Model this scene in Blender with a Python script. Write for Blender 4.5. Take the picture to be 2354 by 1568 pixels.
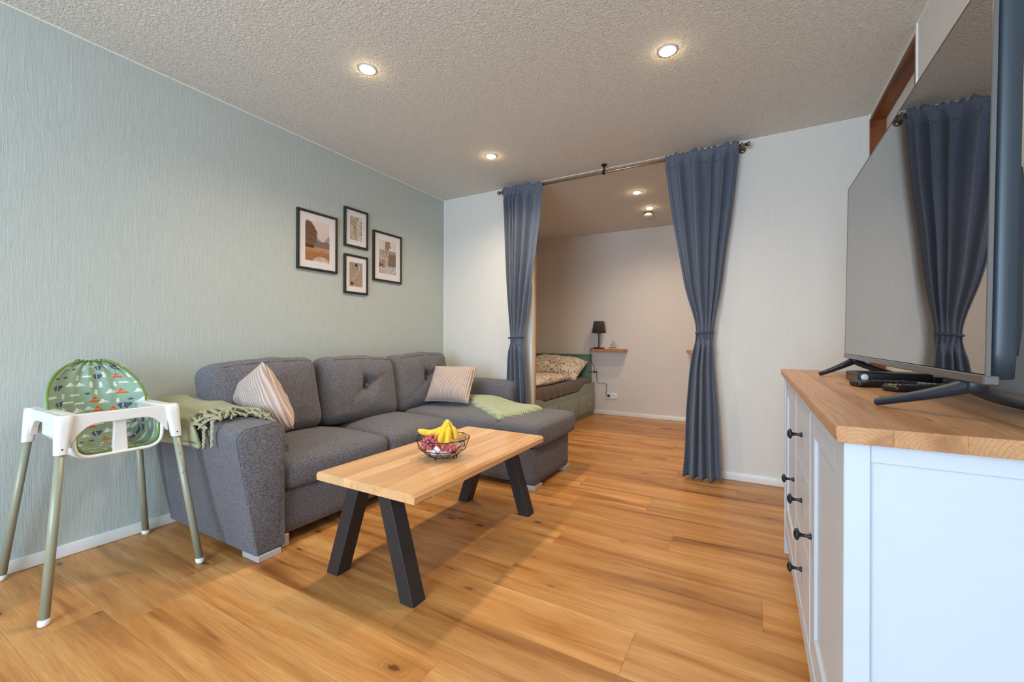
import bpy, bmesh, math, random
from math import sin, cos, pi, radians, sqrt
from mathutils import Vector, Matrix, noise as mnoise

# ------------------------------------------------------------------ clear
for o in list(bpy.data.objects):
    bpy.data.objects.remove(o, do_unlink=True)
SC = bpy.context.scene
COL = SC.collection
R = random.Random(7)

# ------------------------------------------------------------------ camera
CAM_H, YAW, ROLL = 1.0245, 29.6294, 0.1668
cam_data = bpy.data.cameras.new('camera')
cam_data.sensor_fit = 'HORIZONTAL'
cam_data.sensor_width = 36.0
cam_data.lens = 970.54 / 2354 * 36.0
cam_data.shift_y = -(784 - 778.946) / 2354
cam_data.clip_start = 0.02
cam = bpy.data.objects.new('camera', cam_data)
COL.objects.link(cam)
cam.matrix_world = (Matrix.Translation((0, 0, CAM_H)) @ Matrix.Rotation(radians(YAW), 4, 'Z')
                    @ Matrix.Rotation(radians(90), 4, 'X') @ Matrix.Rotation(radians(ROLL), 4, 'Z'))
SC.camera = cam

# ------------------------------------------------------------------ world, view
world = bpy.data.worlds.new('world')
SC.world = world
world.use_nodes = True
world.node_tree.nodes['Background'].inputs[0].default_value = (0.55, 0.70, 0.95, 1)
world.node_tree.nodes['Background'].inputs[1].default_value = 1.0
vs = SC.view_settings
vs.view_transform = 'Standard'
vs.look = 'None'
vs.gamma = 1.0
vs.exposure = 0.32
vs.use_curve_mapping = False

# room dimensions (metres, camera stands at x=0 y=0)
XL, XR, YB, YA, YF, H = -2.7965, 0.648, 3.4784, 5.6108, -2.4, 2.46
OPL, OPR = -1.772, -0.285            # opening in the partition wall

# daylight entering by the window behind the camera
def area_light(name, loc, rot, sx, sy, power, color):
    d = bpy.data.lights.new(name, 'AREA')
    d.shape = 'RECTANGLE'; d.size = sx; d.size_y = sy
    d.energy = power; d.color = color
    o = bpy.data.objects.new(name, d); COL.objects.link(o)
    o.location = loc; o.rotation_euler = rot
    return o
WIN = (-1.95, 0.20, 0.20, 2.32)       # x0 x1 z0 z1
area_light('window_daylight', ((WIN[0]+WIN[1])/2, YF-0.02, (WIN[2]+WIN[3])/2),
           (radians(90), 0, 0), WIN[1]-WIN[0]-.1, WIN[3]-WIN[2]-.1, 124, (0.58, 0.79, 1.0))
LAMP_W = 44.0
LAMP_COL = (1.0, 0.80, 0.58)

# ------------------------------------------------------------------ helpers
def lin(c):
    c /= 255.0
    return c/12.92 if c <= 0.04045 else ((c+0.055)/1.055)**2.4
def rgb(r, g, b): return (lin(r), lin(g), lin(b), 1.0)

class MB:
    """collects geometry for one mesh"""
    def __init__(s): s.v = []; s.f = []; s.sm = []
    def add(s, vs_, fs, smooth=False, M=None):
        b = len(s.v)
        if M is not None: vs_ = [M @ Vector(p) for p in vs_]
        s.v += [tuple(p) for p in vs_]
        s.f += [tuple(i+b for i in f) for f in fs]
        s.sm += [smooth]*len(fs)
        return s
    def bm(s, bm, smooth=False, M=None):
        bm.verts.index_update()
        s.add([v.co.copy() for v in bm.verts], [[v.index for v in f.verts] for f in bm.faces], smooth, M)
        bm.free(); return s
    def box(s, x0, x1, y0, y1, z0, z1, bev=0.0, seg=2, M=None):
        bm = bmesh.new(); bmesh.ops.create_cube(bm, size=1)
        for v in bm.verts:
            v.co = Vector(((x0+x1)/2+v.co.x*(x1-x0), (y0+y1)/2+v.co.y*(y1-y0), (z0+z1)/2+v.co.z*(z1-z0)))
        if bev > 0:
            bmesh.ops.bevel(bm, geom=list(bm.edges), offset=bev, segments=seg, affect='EDGES', profile=0.5)
        return s.bm(bm, bev > 0 and seg > 1, M)
    def prism(s, poly, axis, a0, a1, bev=0.0, seg=1, smooth=False, M=None):
        """poly: 2D loop in the other two axes (order x,y,z without axis)"""
        def P(p, a):
            return {0: (a, p[0], p[1]), 1: (p[0], a, p[1]), 2: (p[0], p[1], a)}[axis]
        bm = bmesh.new()
        A = [bm.verts.new(P(p, a0)) for p in poly]; B = [bm.verts.new(P(p, a1)) for p in poly]
        n = len(poly)
        bm.faces.new(A); bm.faces.new(B[::-1])
        for i in range(n): bm.faces.new((A[i], B[i], B[(i+1) % n], A[(i+1) % n]))
        bmesh.ops.recalc_face_normals(bm, faces=list(bm.faces))
        if bev > 0:
            bmesh.ops.bevel(bm, geom=list(bm.edges), offset=bev, segments=seg, affect='EDGES', profile=0.5)
        return s.bm(bm, smooth, M)
    def lathe(s, prof, seg=24, M=None, smooth=True, sx=1, sy=1):
        V = []; F = []
        n = len(prof)
        for i in range(seg):
            a = 2*pi*i/seg
            for r, z in prof: V.append((r*cos(a)*sx, r*sin(a)*sy, z))
        for i in range(seg):
            j = (i+1) % seg
            for k in range(n-1):
                F.append((i*n+k, j*n+k, j*n+k+1, i*n+k+1))
        if prof[0][0] > 1e-5: F.append(tuple(i*n for i in range(seg))[::-1])
        if prof[-1][0] > 1e-5: F.append(tuple(i*n+n-1 for i in range(seg)))
        return s.add(V, F, smooth, M)
    def tube(s, pts, rad, seg=8, closed=False, caps=True, M=None, smooth=True, flat=None):
        pts = [Vector(p) for p in pts]; n = len(pts)
        rr = rad if isinstance(rad, (list, tuple)) else [rad]*n
        T = []
        for i in range(n):
            a = pts[(i-1) % n] if (closed or i > 0) else pts[i]
            b = pts[(i+1) % n] if (closed or i < n-1) else pts[i]
            t = (b-a); T.append(t.normalized() if t.length > 1e-9 else Vector((0, 0, 1)))
        up = Vector((0, 0, 1)) if abs(T[0].z) < .9 else Vector((1, 0, 0))
        N = (up - T[0]*up.dot(T[0])).normalized()
        V = []; F = []
        for i in range(n):
            N = (N - T[i]*N.dot(T[i])); N = N.normalized() if N.length > 1e-6 else T[i].orthogonal().normalized()
            B = T[i].cross(N)
            for k in range(seg):
                a = 2*pi*k/seg
                V.append(pts[i] + N*cos(a)*rr[i]*(flat or 1) + B*sin(a)*rr[i])
        m = n if closed else n-1
        for i in range(m):
            j = (i+1) % n
            for k in range(seg):
                l = (k+1) % seg
                F.append((i*seg+k, i*seg+l, j*seg+l, j*seg+k))
        if caps and not closed:
            F.append(tuple(range(seg))[::-1]); F.append(tuple((n-1)*seg+k for k in range(seg)))
        return s.add(V, F, smooth, M)
    def surf(s, fn, nu, nv, M=None, smooth=True, closeu=False):
        V = [fn(i/nu, j/nv) for i in range(nu+1) for j in range(nv+1)]
        F = [(i*(nv+1)+j, (i+1)*(nv+1)+j, (i+1)*(nv+1)+j+1, i*(nv+1)+j+1) for i in range(nu) for j in range(nv)]
        return s.add(V, F, smooth, M)
    def soft(s, cx, cy, cz, sx, sy, sz, r, step=.03, fn=None, M=None):
        """subdivided rounded box centred at c, deformed by fn(p, n) in local coordinates"""
        h = (sx/2, sy/2, sz/2)
        n = [max(4, int(round(2*q/step))) for q in h]
        bm = bmesh.new(); cache = {}
        def vert(q):
            key = (round(q[0], 5), round(q[1], 5), round(q[2], 5))
            if key in cache: return cache[key]
            inn = Vector([max(-(h[i]-r), min(h[i]-r, q[i])) for i in range(3)])
            d = Vector(q)-inn
            nn = d.normalized() if d.length > 1e-9 else Vector((0, 0, 1))
            p = inn + nn*r
            if fn: p = Vector(fn(p, nn))
            v = bm.verts.new(p + Vector((cx, cy, cz))); cache[key] = v; return v
        for ax in range(3):
            a, b = [(1, 2), (2, 0), (0, 1)][ax]
            for sg in (-1, 1):
                for i in range(n[a]):
                    for j in range(n[b]):
                        q = []
                        for di, dj in ((0, 0), (1, 0), (1, 1), (0, 1)):
                            p = [0, 0, 0]; p[ax] = sg*h[ax]
                            p[a] = -h[a]+2*h[a]*(i+di)/n[a]; p[b] = -h[b]+2*h[b]*(j+dj)/n[b]
                            q.append(vert(p))
                        if sg < 0: q = q[::-1]
                        bm.faces.new(q)
        return s.bm(bm, True, M)
    def build(s, name, mat, parent=None, label=None, loc=None):
        me = bpy.data.meshes.new(name)
        v = s.v
        me.from_pydata(v, [], s.f)
        me.polygons.foreach_set('use_smooth', s.sm)
        me.update()
        if mat: me.materials.append(mat)
        o = bpy.data.objects.new(name, me); COL.objects.link(o)
        if parent: o.parent = parent
        if label: o['label'] = label
        if loc: o.location = loc
        return o

def empty(name, loc=(0, 0, 0), rz=0.0, label=None, cat=None, group=None, kind=None):
    o = bpy.data.objects.new(name, None); COL.objects.link(o)
    o.empty_display_size = .05
    o.location = loc; o.rotation_euler = (0, 0, rz)
    return tag(o, label, cat, group, kind)
def tag(o, label=None, cat=None, group=None, kind=None):
    if label: o['label'] = label
    if cat: o['category'] = cat
    if group: o['group'] = group
    if kind: o['kind'] = kind
    return o
def struct(o): o['kind'] = 'structure'; return o
def autosmooth(o, ang=40):
    me = o.data
    me.polygons.foreach_set('use_smooth', [True]*len(me.polygons))
    bm = bmesh.new(); bm.from_mesh(me)
    bmesh.ops.remove_doubles(bm, verts=list(bm.verts), dist=1e-5)
    for e in bm.edges:
        if len(e.link_faces) == 2:
            e.smooth = e.calc_face_angle(0) < radians(ang)
    bm.to_mesh(me); bm.free(); return o
def solid(o, t, off=0):
    m = o.modifiers.new('thickness', 'SOLIDIFY'); m.thickness = t; m.offset = off; return o
def nz(x, y=0, z=0): return mnoise.noise(Vector((x, y, z)))

# ------------------------------------------------------------------ materials
class NT:
    def __init__(s, name):
        s.m = bpy.data.materials.new(name); s.m.use_nodes = True
        s.t = s.m.node_tree; s.n = s.t.nodes; s.l = s.t.links
        s.b = s.n['Principled BSDF']
    def new(s, typ, **kw):
        n = s.n.new(typ)
        for k, v in kw.items(): setattr(n, k, v)
        return n
    def link(s, a, b): s.l.new(a, b)
    def val(s, sock, v):
        if isinstance(v, (int, float, tuple, list)): sock.default_value = v
        else: s.link(v, sock)
    def coord(s, which='Object', scale=(1, 1, 1), rnd=False, rot=(0, 0, 0)):
        tc = s.new('ShaderNodeTexCoord'); mp = s.new('ShaderNodeMapping')
        s.link(tc.outputs[which], mp.inputs[0]); mp.inputs['Scale'].default_value = scale
        mp.inputs['Rotation'].default_value = rot
        if rnd:
            oi = s.new('ShaderNodeObjectInfo')
            mul = s.new('ShaderNodeVectorMath', operation='SCALE'); mul.inputs[0].default_value = (37.0, 91.0, 53.0)
            s.link(oi.outputs['Random'], mul.inputs[3])
            add = s.new('ShaderNodeVectorMath', operation='ADD')
            s.link(mp.outputs[0], add.inputs[0]); s.link(mul.outputs[0], add.inputs[1])
            return add.outputs[0]
        return mp.outputs[0]
    def noise(s, vec, scale=5, detail=3, rough=.5, dist=0.0, out=0):
        n = s.new('ShaderNodeTexNoise'); s.link(vec, n.inputs['Vector'])
        n.inputs['Scale'].default_value = scale; n.inputs['Detail'].default_value = detail
        n.inputs['Roughness'].default_value = rough; n.inputs['Distortion'].default_value = dist
        return n.outputs[out]
    def voro(s, vec, scale=5, feature='F1', rand=1.0):
        n = s.new('ShaderNodeTexVoronoi', feature=feature); s.link(vec, n.inputs['Vector'])
        n.inputs['Scale'].default_value = scale; n.inputs['Randomness'].default_value = rand
        return n
    def wave(s, vec, scale=5, dist=0, detail=2, dscale=1, direction='X', prof='SIN'):
        n = s.new('ShaderNodeTexWave', wave_type='BANDS', bands_direction=direction, wave_profile=prof)
        s.link(vec, n.inputs['Vector']); n.inputs['Scale'].default_value = scale
        n.inputs['Distortion'].default_value = dist; n.inputs['Detail'].default_value = detail
        n.inputs['Detail Scale'].default_value = dscale
        return n.outputs['Fac']
    def ramp(s, fac, stops, interp='LINEAR'):
        n = s.new('ShaderNodeValToRGB'); s.link(fac, n.inputs[0]); cr = n.color_ramp; cr.interpolation = interp
        while len(cr.elements) < len(stops): cr.elements.new(.5)
        for e, (p, c) in zip(cr.elements, stops):
            e.position = p; e.color = c if len(c) == 4 else (*c, 1)
        return n.outputs[0]
    def mix(s, fac, a, b, mode='MIX'):
        n = s.new('ShaderNodeMix', data_type='RGBA', blend_type=mode)
        s.val(n.inputs[0], fac); s.val(n.inputs[6], a); s.val(n.inputs[7], b)
        return n.outputs[2]
    def math(s, op, a, b=0.0, clamp=False):
        n = s.new('ShaderNodeMath', operation=op, use_clamp=clamp)
        s.val(n.inputs[0], a); s.val(n.inputs[1], b); return n.outputs[0]
    def bump(s, h, strength=.3, dist=.005):
        n = s.new('ShaderNodeBump'); n.inputs['Strength'].default_value = strength
        n.inputs['Distance'].default_value = dist; s.link(h, n.inputs['Height'])
        s.link(n.outputs[0], s.b.inputs['Normal']); return n
    def base(s, c): s.val(s.b.inputs['Base Color'], c); return s
    def set(s, rough=None, metal=None, spec=None, sheen=None, coat=None, ior=None, trans=None, sss=None):
        b = s.b.inputs
        if rough is not None: s.val(b['Roughness'], rough)
        if metal is not None: b['Metallic'].default_value = metal
        if spec is not None: b['Specular IOR Level'].default_value = spec
        if sheen is not None: b['Sheen Weight'].default_value = sheen
        if coat is not None: b['Coat Weight'].default_value = coat
        if ior is not None: b['IOR'].default_value = ior
        if trans is not None: b['Transmission Weight'].default_value = trans
        return s

def plain(name, col, rough=.5, metal=0, spec=.5, var=.06, bump=0.0, bscale=200, coat=None):
    t = NT(name); v = t.coord()
    n = t.noise(v, 14, 4)
    t.base(t.mix(n, tuple(c*(1-var) for c in col[:3])+(1,), tuple(min(1, c*(1+var)) for c in col[:3])+(1,)))
    t.set(rough=rough, metal=metal, spec=spec, coat=coat)
    if bump: t.bump(t.noise(v, bscale, 2), bump, .001)
    return t.m

def emit(name, col, strength):
    t = NT(name); t.base((0.8, 0.8, 0.8, 1)); t.b.inputs['Emission Color'].default_value = col
    t.b.inputs['Emission Strength'].default_value = strength; return t.m

def fabric_m(name, dark, light, fleck, scale=1.0, rough=.95, bump=.35, aniso=(1, .6, 1)):
    t = NT(name); v = t.coord(scale=(1, 1, 1))
    f = t.coord(scale=tuple(q*scale for q in aniso))
    n1 = t.noise(f, 240, 4, .78); n2 = t.noise(v, 6, 3, .5); n3 = t.noise(f, 300, 3, .7)
    c = t.mix(t.ramp(n1, [(.36, (0, 0, 0)), (.64, (1, 1, 1))]), dark, light)
    c = t.mix(t.ramp(n3, [(.62, (0, 0, 0)), (.74, (1, 1, 1))]), c, fleck)
    c = t.mix(t.math('MULTIPLY', n2, .35), c, t.mix(.5, c, light))
    t.base(c); t.set(rough=rough, sheen=.12, spec=.2)
    t.bump(n1, bump, .003); return t.m

def wood_m(name, dark, mid, light, axis=0, rough=.4, knots=.5, sc=1.0, coat=0.0, spread=.75, fig=1.0, rings=0):
    """plank wood, grain along the given object axis, tone changes with the object's own random number"""
    t = NT(name)
    g = [10, 10, 10]; g[axis] = .8
    v = t.coord(scale=tuple(q*sc for q in g), rnd=True)
    g2 = [120, 120, 120]; g2[axis] = 4.0
    v2 = t.coord(scale=tuple(q*sc for q in g2), rnd=True)
    g3 = [5.2, 5.2, 5.2]; g3[axis] = 2.3
    v3 = t.coord(scale=tuple(q*sc for q in g3), rnd=True)
    n1 = t.noise(v, 1.1, 5, .55, .6)
    n2 = t.noise(v2, 2.0, 4, .65, .2)
    g4 = [5.0, 5.0, 5.0]; g4[axis] = .42
    v4 = t.coord(scale=tuple(q*sc for q in g4), rnd=True)
    w = t.math('FRACT', t.math('MULTIPLY', t.noise(v4, 1.0, 2, .45, .35), 9.0))
    w = t.ramp(w, [(0, (.0, .0, .0)), (.55, (.35, .35, .35)), (.9, (1, 1, 1)), (1, (0, 0, 0))])
    c = t.ramp(n1, [(.28, dark), (.45, mid), (.70, light)])
    c = t.mix(t.math('MULTIPLY', w, .16*fig), c, dark)
    c = t.mix(t.math('MULTIPLY', t.ramp(n2, [(.36, (1, 1, 1)), (.60, (0, 0, 0))]), .30), c, dark)
    if rings:
        vr = t.coord(scale=(1, 1, 1)); oj = t.new('ShaderNodeObjectInfo')
        sp = t.new('ShaderNodeSeparateXYZ'); t.link(vr, sp.inputs[0])
        pa, pb = [q for q in range(3) if q != axis]
        wob = t.math('MULTIPLY', t.noise(t.coord(scale=tuple(1.2 if q == axis else 6 for q in range(3)), rnd=True), 1.0, 2), .05)
        A_ = t.math('ADD', sp.outputs[pa], t.math('MULTIPLY', t.math('SUBTRACT', oj.outputs['Random'], .5), .12))
        B_ = t.math('ADD', t.math('ADD', sp.outputs[pb], .022), wob)
        dist_ = t.math('SQRT', t.math('ADD', t.math('MULTIPLY', A_, A_), t.math('MULTIPLY', B_, B_)))
        rg = t.math('FRACT', t.math('MULTIPLY', dist_, rings))
        c = t.mix(t.math('MULTIPLY', t.ramp(rg, [(0, (0, 0, 0)), (.6, (.25,)*3), (.88, (1, 1, 1)), (1, (0, 0, 0))]), .42), c, dark)
    oi = t.new('ShaderNodeObjectInfo')
    tone = t.ramp(oi.outputs['Random'], [(0, (spread,)*3), (1, (1.12, 1.12, 1.12))])
    c = t.mix(1.0, c, tone, 'MULTIPLY')
    if knots:
        vo = t.voro(v3, 1.0); vo.voronoi_dimensions = '2D'
        d = t.math('ADD', vo.outputs['Distance'], t.math('MULTIPLY', t.math('SUBTRACT', t.noise(v3, 6, 4), .5), .16))
        sel = t.ramp(vo.outputs['Color'], [(.50, (0, 0, 0)), (.60, (1, 1, 1))])
        halo = t.ramp(d, [(.03, (1, 1, 1)), (.26, (0, 0, 0))]); core = t.ramp(d, [(.02, (1, 1, 1)), (.07, (0, 0, 0))])
        rk = t.ramp(t.math('FRACT', t.math('MULTIPLY', d, 18.0)), [(0, (.35,)*3), (.5, (1, 1, 1)), (1, (.35,)*3)])
        c = t.mix(t.math('MULTIPLY', t.math('MULTIPLY', t.math('MULTIPLY', halo, rk), sel), .55*knots), c, dark)
        c = t.mix(t.math('MULTIPLY', t.math('MULTIPLY', core, sel), .8*knots), c, tuple(q*.42 for q in dark[:3])+(1,))
    t.base(c); t.set(rough=rough, spec=.35, coat=coat)
    t.bump(n2, .09, .001); return t.m

M = {}
# left wall: sage paint with vertical brush strokes
t = NT('sage_paint'); v = t.coord(scale=(1, 1, .085)); vw = t.coord(scale=(1, 1, 1))
dis = t.noise(vw, 2.3, 3, .5, 0, 1)
add = t.new('ShaderNodeVectorMath', operation='MULTIPLY_ADD'); t.link(dis, add.inputs[0]); add.inputs[1].default_value = (.03, .03, .01); t.link(v, add.inputs[2])
n1 = t.noise(add.outputs[0], 260, 3, .6, .3); n2 = t.noise(add.outputs[0], 105, 3, .6, .4); n3 = t.noise(vw, 1.1, 3)
c = t.mix(n3, rgb(174, 183, 178), rgb(187, 191, 183)); c = t.mix(t.ramp(n2, [(.3, (0, 0, 0)), (.75, (.35,)*3)]), c, rgb(204, 208, 203))
t.base(c); t.set(rough=.62, spec=.3); t.bump(t.math('ADD', t.math('MULTIPLY', n1, .6), n2), .45, .0035); M['sage'] = t.m
# wallpapers
def paper(name, a, b):
    t = NT(name); v = t.coord(scale=(1, 1, .05)); w = t.coord()
    n1 = t.noise(v, 420, 2, .6); n2 = t.noise(w, 330, 2, .5); n3 = t.noise(v, 90, 2)
    c = t.mix(t.math('MULTIPLY', t.math('ADD', n1, n3), .5), a, b)
    t.base(c); t.set(rough=.8, spec=.2); t.bump(t.math('ADD', n1, t.math('MULTIPLY', n2, .6)), .25, .002); return t.m
M['paper'] = paper('greige_wallpaper', rgb(214, 209, 201), rgb(230, 226, 219))
M['paper_alcove'] = paper('beige_wallpaper', rgb(211, 202, 193), rgb(227, 219, 211))
# ceiling plaster
t = NT('roller_plaster'); v = t.coord(); d = t.noise(v, 30, 2, .5, 0, 1)
a2 = t.new('ShaderNodeVectorMath', operation='MULTIPLY_ADD'); t.link(d, a2.inputs[0]); a2.inputs[1].default_value = (.03,)*3; t.link(v, a2.inputs[2])
n1 = t.noise(a2.outputs[0], 84, 3, .55, .7); n2 = t.noise(v, 190, 2, .5)
t.base(t.mix(n1, rgb(220, 216, 208), rgb(236, 232, 224))); t.set(rough=.85, spec=.2)
t.bump(t.math('ADD', n1, t.math('MULTIPLY', n2, .35)), .8, .014); M['ceil'] = t.m
M['white_trim'] = plain('white_trim_lacquer', rgb(232, 232, 228), .35)
M['bead'] = plain('white_edge_bead', rgb(238, 236, 228), .6)
M['oak'] = wood_m('oak_plank', rgb(134, 80, 35), rgb(202, 140, 75), rgb(228, 174, 108), 0, .36, 1.0, 1.0, 0.0, .78)
M['subfloor'] = plain('dark_subfloor', rgb(92, 60, 32), .8)
M['table_oak'] = wood_m('table_oak', rgb(204, 148, 94), rgb(230, 182, 130), rgb(240, 200, 154), 1, .28, .5, 1.0, .15, .90, .4, 150)
M['pine'] = wood_m('stained_pine', rgb(150, 100, 62), rgb(194, 142, 96), rgb(214, 166, 120), 1, .38, .8, 1.2, .05, .84, .6, 170)
M['pine_end'] = wood_m('pine_end', rgb(176, 120, 70), rgb(208, 156, 100), rgb(220, 174, 120), 0, .45, .3, 2.0, 0, .85)
M['brown_wood'] = wood_m('red_brown_wood', rgb(92, 44, 18), rgb(140, 76, 38), rgb(164, 96, 52), 1, .4, 0, 1.0)
M['tan_wood'] = wood_m('tan_wood', rgb(160, 104, 56), rgb(196, 140, 88), rgb(210, 158, 106), 2, .4, 0, 1.0)
M['shelf_wood'] = wood_m('shelf_oak', rgb(150, 92, 44), rgb(190, 126, 70), rgb(206, 146, 90), 0, .4, .3, 1.5)
M['sofa'] = fabric_m('charcoal_melange_fabric', rgb(52, 52, 58), rgb(132, 129, 134), rgb(184, 180, 180), 1.0)
M['sofa_back'] = M['sofa']
M['silver'] = plain('satin_silver_plastic', rgb(198, 196, 192), .35, .25)
M['black_metal'] = plain('black_powder_coat', rgb(52, 49, 50), .45, .2, .4, .15, .2, 500)
M['black_plastic'] = plain('black_plastic', rgb(26, 27, 30), .35)
M['rod'] = plain('brushed_steel', rgb(150, 138, 124), .28, .9)
M['dark_rod'] = plain('black_bracket', rgb(34, 33, 33), .4, .4)
M['white_plastic'] = plain('white_plastic', rgb(236, 236, 232), .3)
M['leg_green'] = plain('grey_green_enamel', rgb(158, 160, 138), .35, .1, .5, .06)
M['white_cab'] = plain('white_stain_cabinet', rgb(197, 203, 211), .38, 0, .45, .03, .08, 160)
M['knob'] = plain('dark_pewter', rgb(48, 54, 60), .35, .7)
M['green_bed'] = plain('sage_green_lacquer', rgb(136, 150, 136), .45)
M['green_head'] = plain('deep_green_lacquer', rgb(112, 140, 122), .45)
M['knob_wood'] = plain('beech_knob', rgb(216, 168, 112), .4)
M['taupe'] = fabric_m('taupe_jersey_sheet', rgb(92, 80, 74), rgb(112, 99, 92), rgb(122, 108, 100), .8, .9, .1)
M['curtain'] = fabric_m('slate_blue_velvet', rgb(84, 91, 106), rgb(110, 117, 132), rgb(124, 131, 144), .8, .85, .15, (1, 1, .5))
M['rope'] = fabric_m('slate_cord', rgb(56, 62, 74), rgb(84, 90, 102), rgb(98, 104, 116))
M['screen'] = NT('tv_glass').base((.006, .006, .007, 1)).set(rough=.015, spec=.5, ior=6.5).m
M['tv_bezel'] = plain('tv_brushed_bezel', rgb(120, 118, 118), .3, .8)
M['tv_back'] = plain('tv_black_housing', rgb(46, 56, 64), .4)
M['tv_foot'] = plain('tv_dark_foot', rgb(40, 48, 56), .4, .2)
M['frame_black'] = plain('black_picture_frame', rgb(38, 35, 33), .45)
M['mat_board'] = plain('white_mat_board', rgb(222, 216, 214), .8)
M['lamp_shade'] = fabric_m('charcoal_shade', rgb(50, 47, 48), rgb(74, 70, 70), rgb(84, 80, 80), 1.0)
M['cable'] = plain('black_cable', rgb(36, 32, 30), .5)
M['socket'] = plain('white_socket', rgb(228, 228, 230), .35)
M['grape'] = None
def grape_m():
    t = NT('red_grape'); oi = t.new('ShaderNodeObjectInfo'); v = t.coord(rnd=True)
    c = t.ramp(oi.outputs['Random'], [(0, rgb(150, 44, 62)), (.5, rgb(190, 76, 94)), (1, rgb(208, 112, 118))])
    c = t.mix(t.ramp(t.noise(v, 60, 2), [(.4, (0, 0, 0)), (.8, (.6,)*3)]), c, rgb(214, 130, 132))
    t.base(c); t.set(rough=.25, spec=.6); t.b.inputs['Subsurface Weight'].default_value = .15
    t.b.inputs['Subsurface Radius'].default_value = (.006, .002, .002); return t.m
M['grape'] = grape_m()
def banana_m():
    t = NT('banana_peel'); v = t.coord(); n = t.noise(v, 40, 3); s = t.noise(v, 170, 2)
    c = t.mix(n, rgb(232, 180, 24), rgb(250, 214, 72)); c = t.mix(t.ramp(s, [(.70, (0, 0, 0)), (.76, (.7,)*3)]), c, rgb(120, 84, 30))
    t.base(c); t.set(rough=.45); return t.m
M['banana'] = banana_m()
M['banana_tip'] = plain('banana_stem_green', rgb(216, 204, 84), .5, var=.15)
def kiwi_m():
    t = NT('kiwi_skin'); v = t.coord(); n = t.noise(v, 220, 3); n2 = t.noise(v, 30, 3)
    t.base(t.mix(n2, t.mix(n, rgb(138, 92, 48), rgb(172, 124, 70)), rgb(188, 140, 84))); t.set(rough=.6); t.bump(n, .2, .001); return t.m
M['kiwi'] = kiwi_m()
M['napkin'] = plain('white_paper_napkin', rgb(240, 240, 244), .85)
M['wire'] = plain('black_wire', rgb(44, 38, 36), .4, .5)
# corduroy: ribs across the cushion's local x axis
def cord(name, a, b):
    t = NT(name); v = t.coord()
    w = t.wave(v, 26, .25, 2, 3, 'X'); n = t.noise(v, 200, 2); n2 = t.noise(v, 8, 3)
    c = t.mix(w, a, b); c = t.mix(t.math('MULTIPLY', n2, .35), c, rgb(226, 205, 192))
    t.base(c); t.set(rough=.9, sheen=.2, spec=.2); t.bump(t.math('ADD', w, t.math('MULTIPLY', n, .15)), .8, .006); return t.m
M['cord'] = cord('beige_corduroy', rgb(172, 146, 134), rgb(222, 202, 190))
M['throw_wool'] = fabric_m('sage_wool', rgb(146, 146, 112), rgb(180, 180, 146), rgb(196, 196, 166), .8, .95, .3)
M['fringe'] = fabric_m('sage_wool_yarn', rgb(146, 142, 112), rgb(188, 184, 152), rgb(206, 200, 172), 1.0)
def waffle():
    t = NT('green_waffle_fleece'); v = t.coord(rot=(0, 0, .5))
    a = t.wave(v, 14, .3, 1, 2, 'X'); b = t.wave(v, 14, .3, 1, 2, 'Y'); n = t.noise(v, 300, 2)
    h = t.math('MULTIPLY', a, b)
    c = t.mix(h, rgb(162, 176, 136), rgb(216, 220, 190)); t.base(c); t.set(rough=.95, sheen=.3, spec=.1)
    t.bump(t.math('ADD', h, t.math('MULTIPLY', n, .2)), .9, .008); return t.m
M['waffle'] = waffle()
def floral():
    t = NT('floral_cotton'); v = t.coord(scale=(1, 1, 1)); base = rgb(234, 219, 203)
    # stems: thin dark veins of a distorted wave, leaves and blossoms: cells
    d = t.noise(v, 7, 3, .6, 0, 1)
    a = t.new('ShaderNodeVectorMath', operation='MULTIPLY_ADD'); t.link(d, a.inputs[0]); a.inputs[1].default_value = (.16,)*3; t.link(v, a.inputs[2])
    e = t.voro(a.outputs[0], 15, 'DISTANCE_TO_EDGE'); stem = t.ramp(e.outputs['Distance'], [(.012, (1, 1, 1)), (.036, (0, 0, 0))])
    gate = t.ramp(t.noise(v, 16, 2), [(.40, (0, 0, 0)), (.48, (1, 1, 1))])
    c = t.mix(t.math('MULTIPLY', stem, gate), base, rgb(66, 62, 46))
    vl = t.voro(a.outputs[0], 52); leaf = t.ramp(vl.outputs['Distance'], [(.30, (1, 1, 1)), (.40, (0, 0, 0))])
    sel = t.ramp(vl.outputs['Color'], [(.46, (0, 0, 0)), (.48, (1, 1, 1))])
    lc = t.ramp(vl.outputs['Color'], [(.3, rgb(70, 70, 56)), (.55, rgb(108, 104, 62)), (.75, rgb(64, 62, 72))])
    c = t.mix(t.math('MULTIPLY', leaf, sel), c, lc)
    vf = t.voro(v, 19); fl = t.ramp(vf.outputs['Distance'], [(.26, (1, 1, 1)), (.36, (0, 0, 0))])
    sf = t.ramp(vf.outputs['Color'], [(.56, (0, 0, 0)), (.58, (1, 1, 1))])
    fc = t.ramp(vf.outputs['Color'], [(.62, rgb(170, 84, 60)), (.72, rgb(186, 118, 96)), (.85, rgb(92, 86, 104))])
    c = t.mix(t.math('MULTIPLY', t.math('MULTIPLY', fl, sf), .8), c, fc)
    t.base(c); t.set(rough=.85, spec=.2); t.bump(t.noise(v, 14, 4), .3, .01); return t.m
M['floral'] = floral()
def attr_m(name, rough=.7, attr='print', bump=0):
    t = NT(name); n = t.new('ShaderNodeAttribute', attribute_name=attr); t.base(n.outputs['Color']); t.set(rough=rough, spec=.3)
    if bump: t.bump(t.noise(t.coord(), bump, 3), .3, .004)
    return t.m
M['print'] = attr_m('photo_print', .6)
M['kids_print'] = attr_m('printed_cover', .6, bump=60)
M['piping'] = plain('green_piping', rgb(112, 134, 52), .7)
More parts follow.
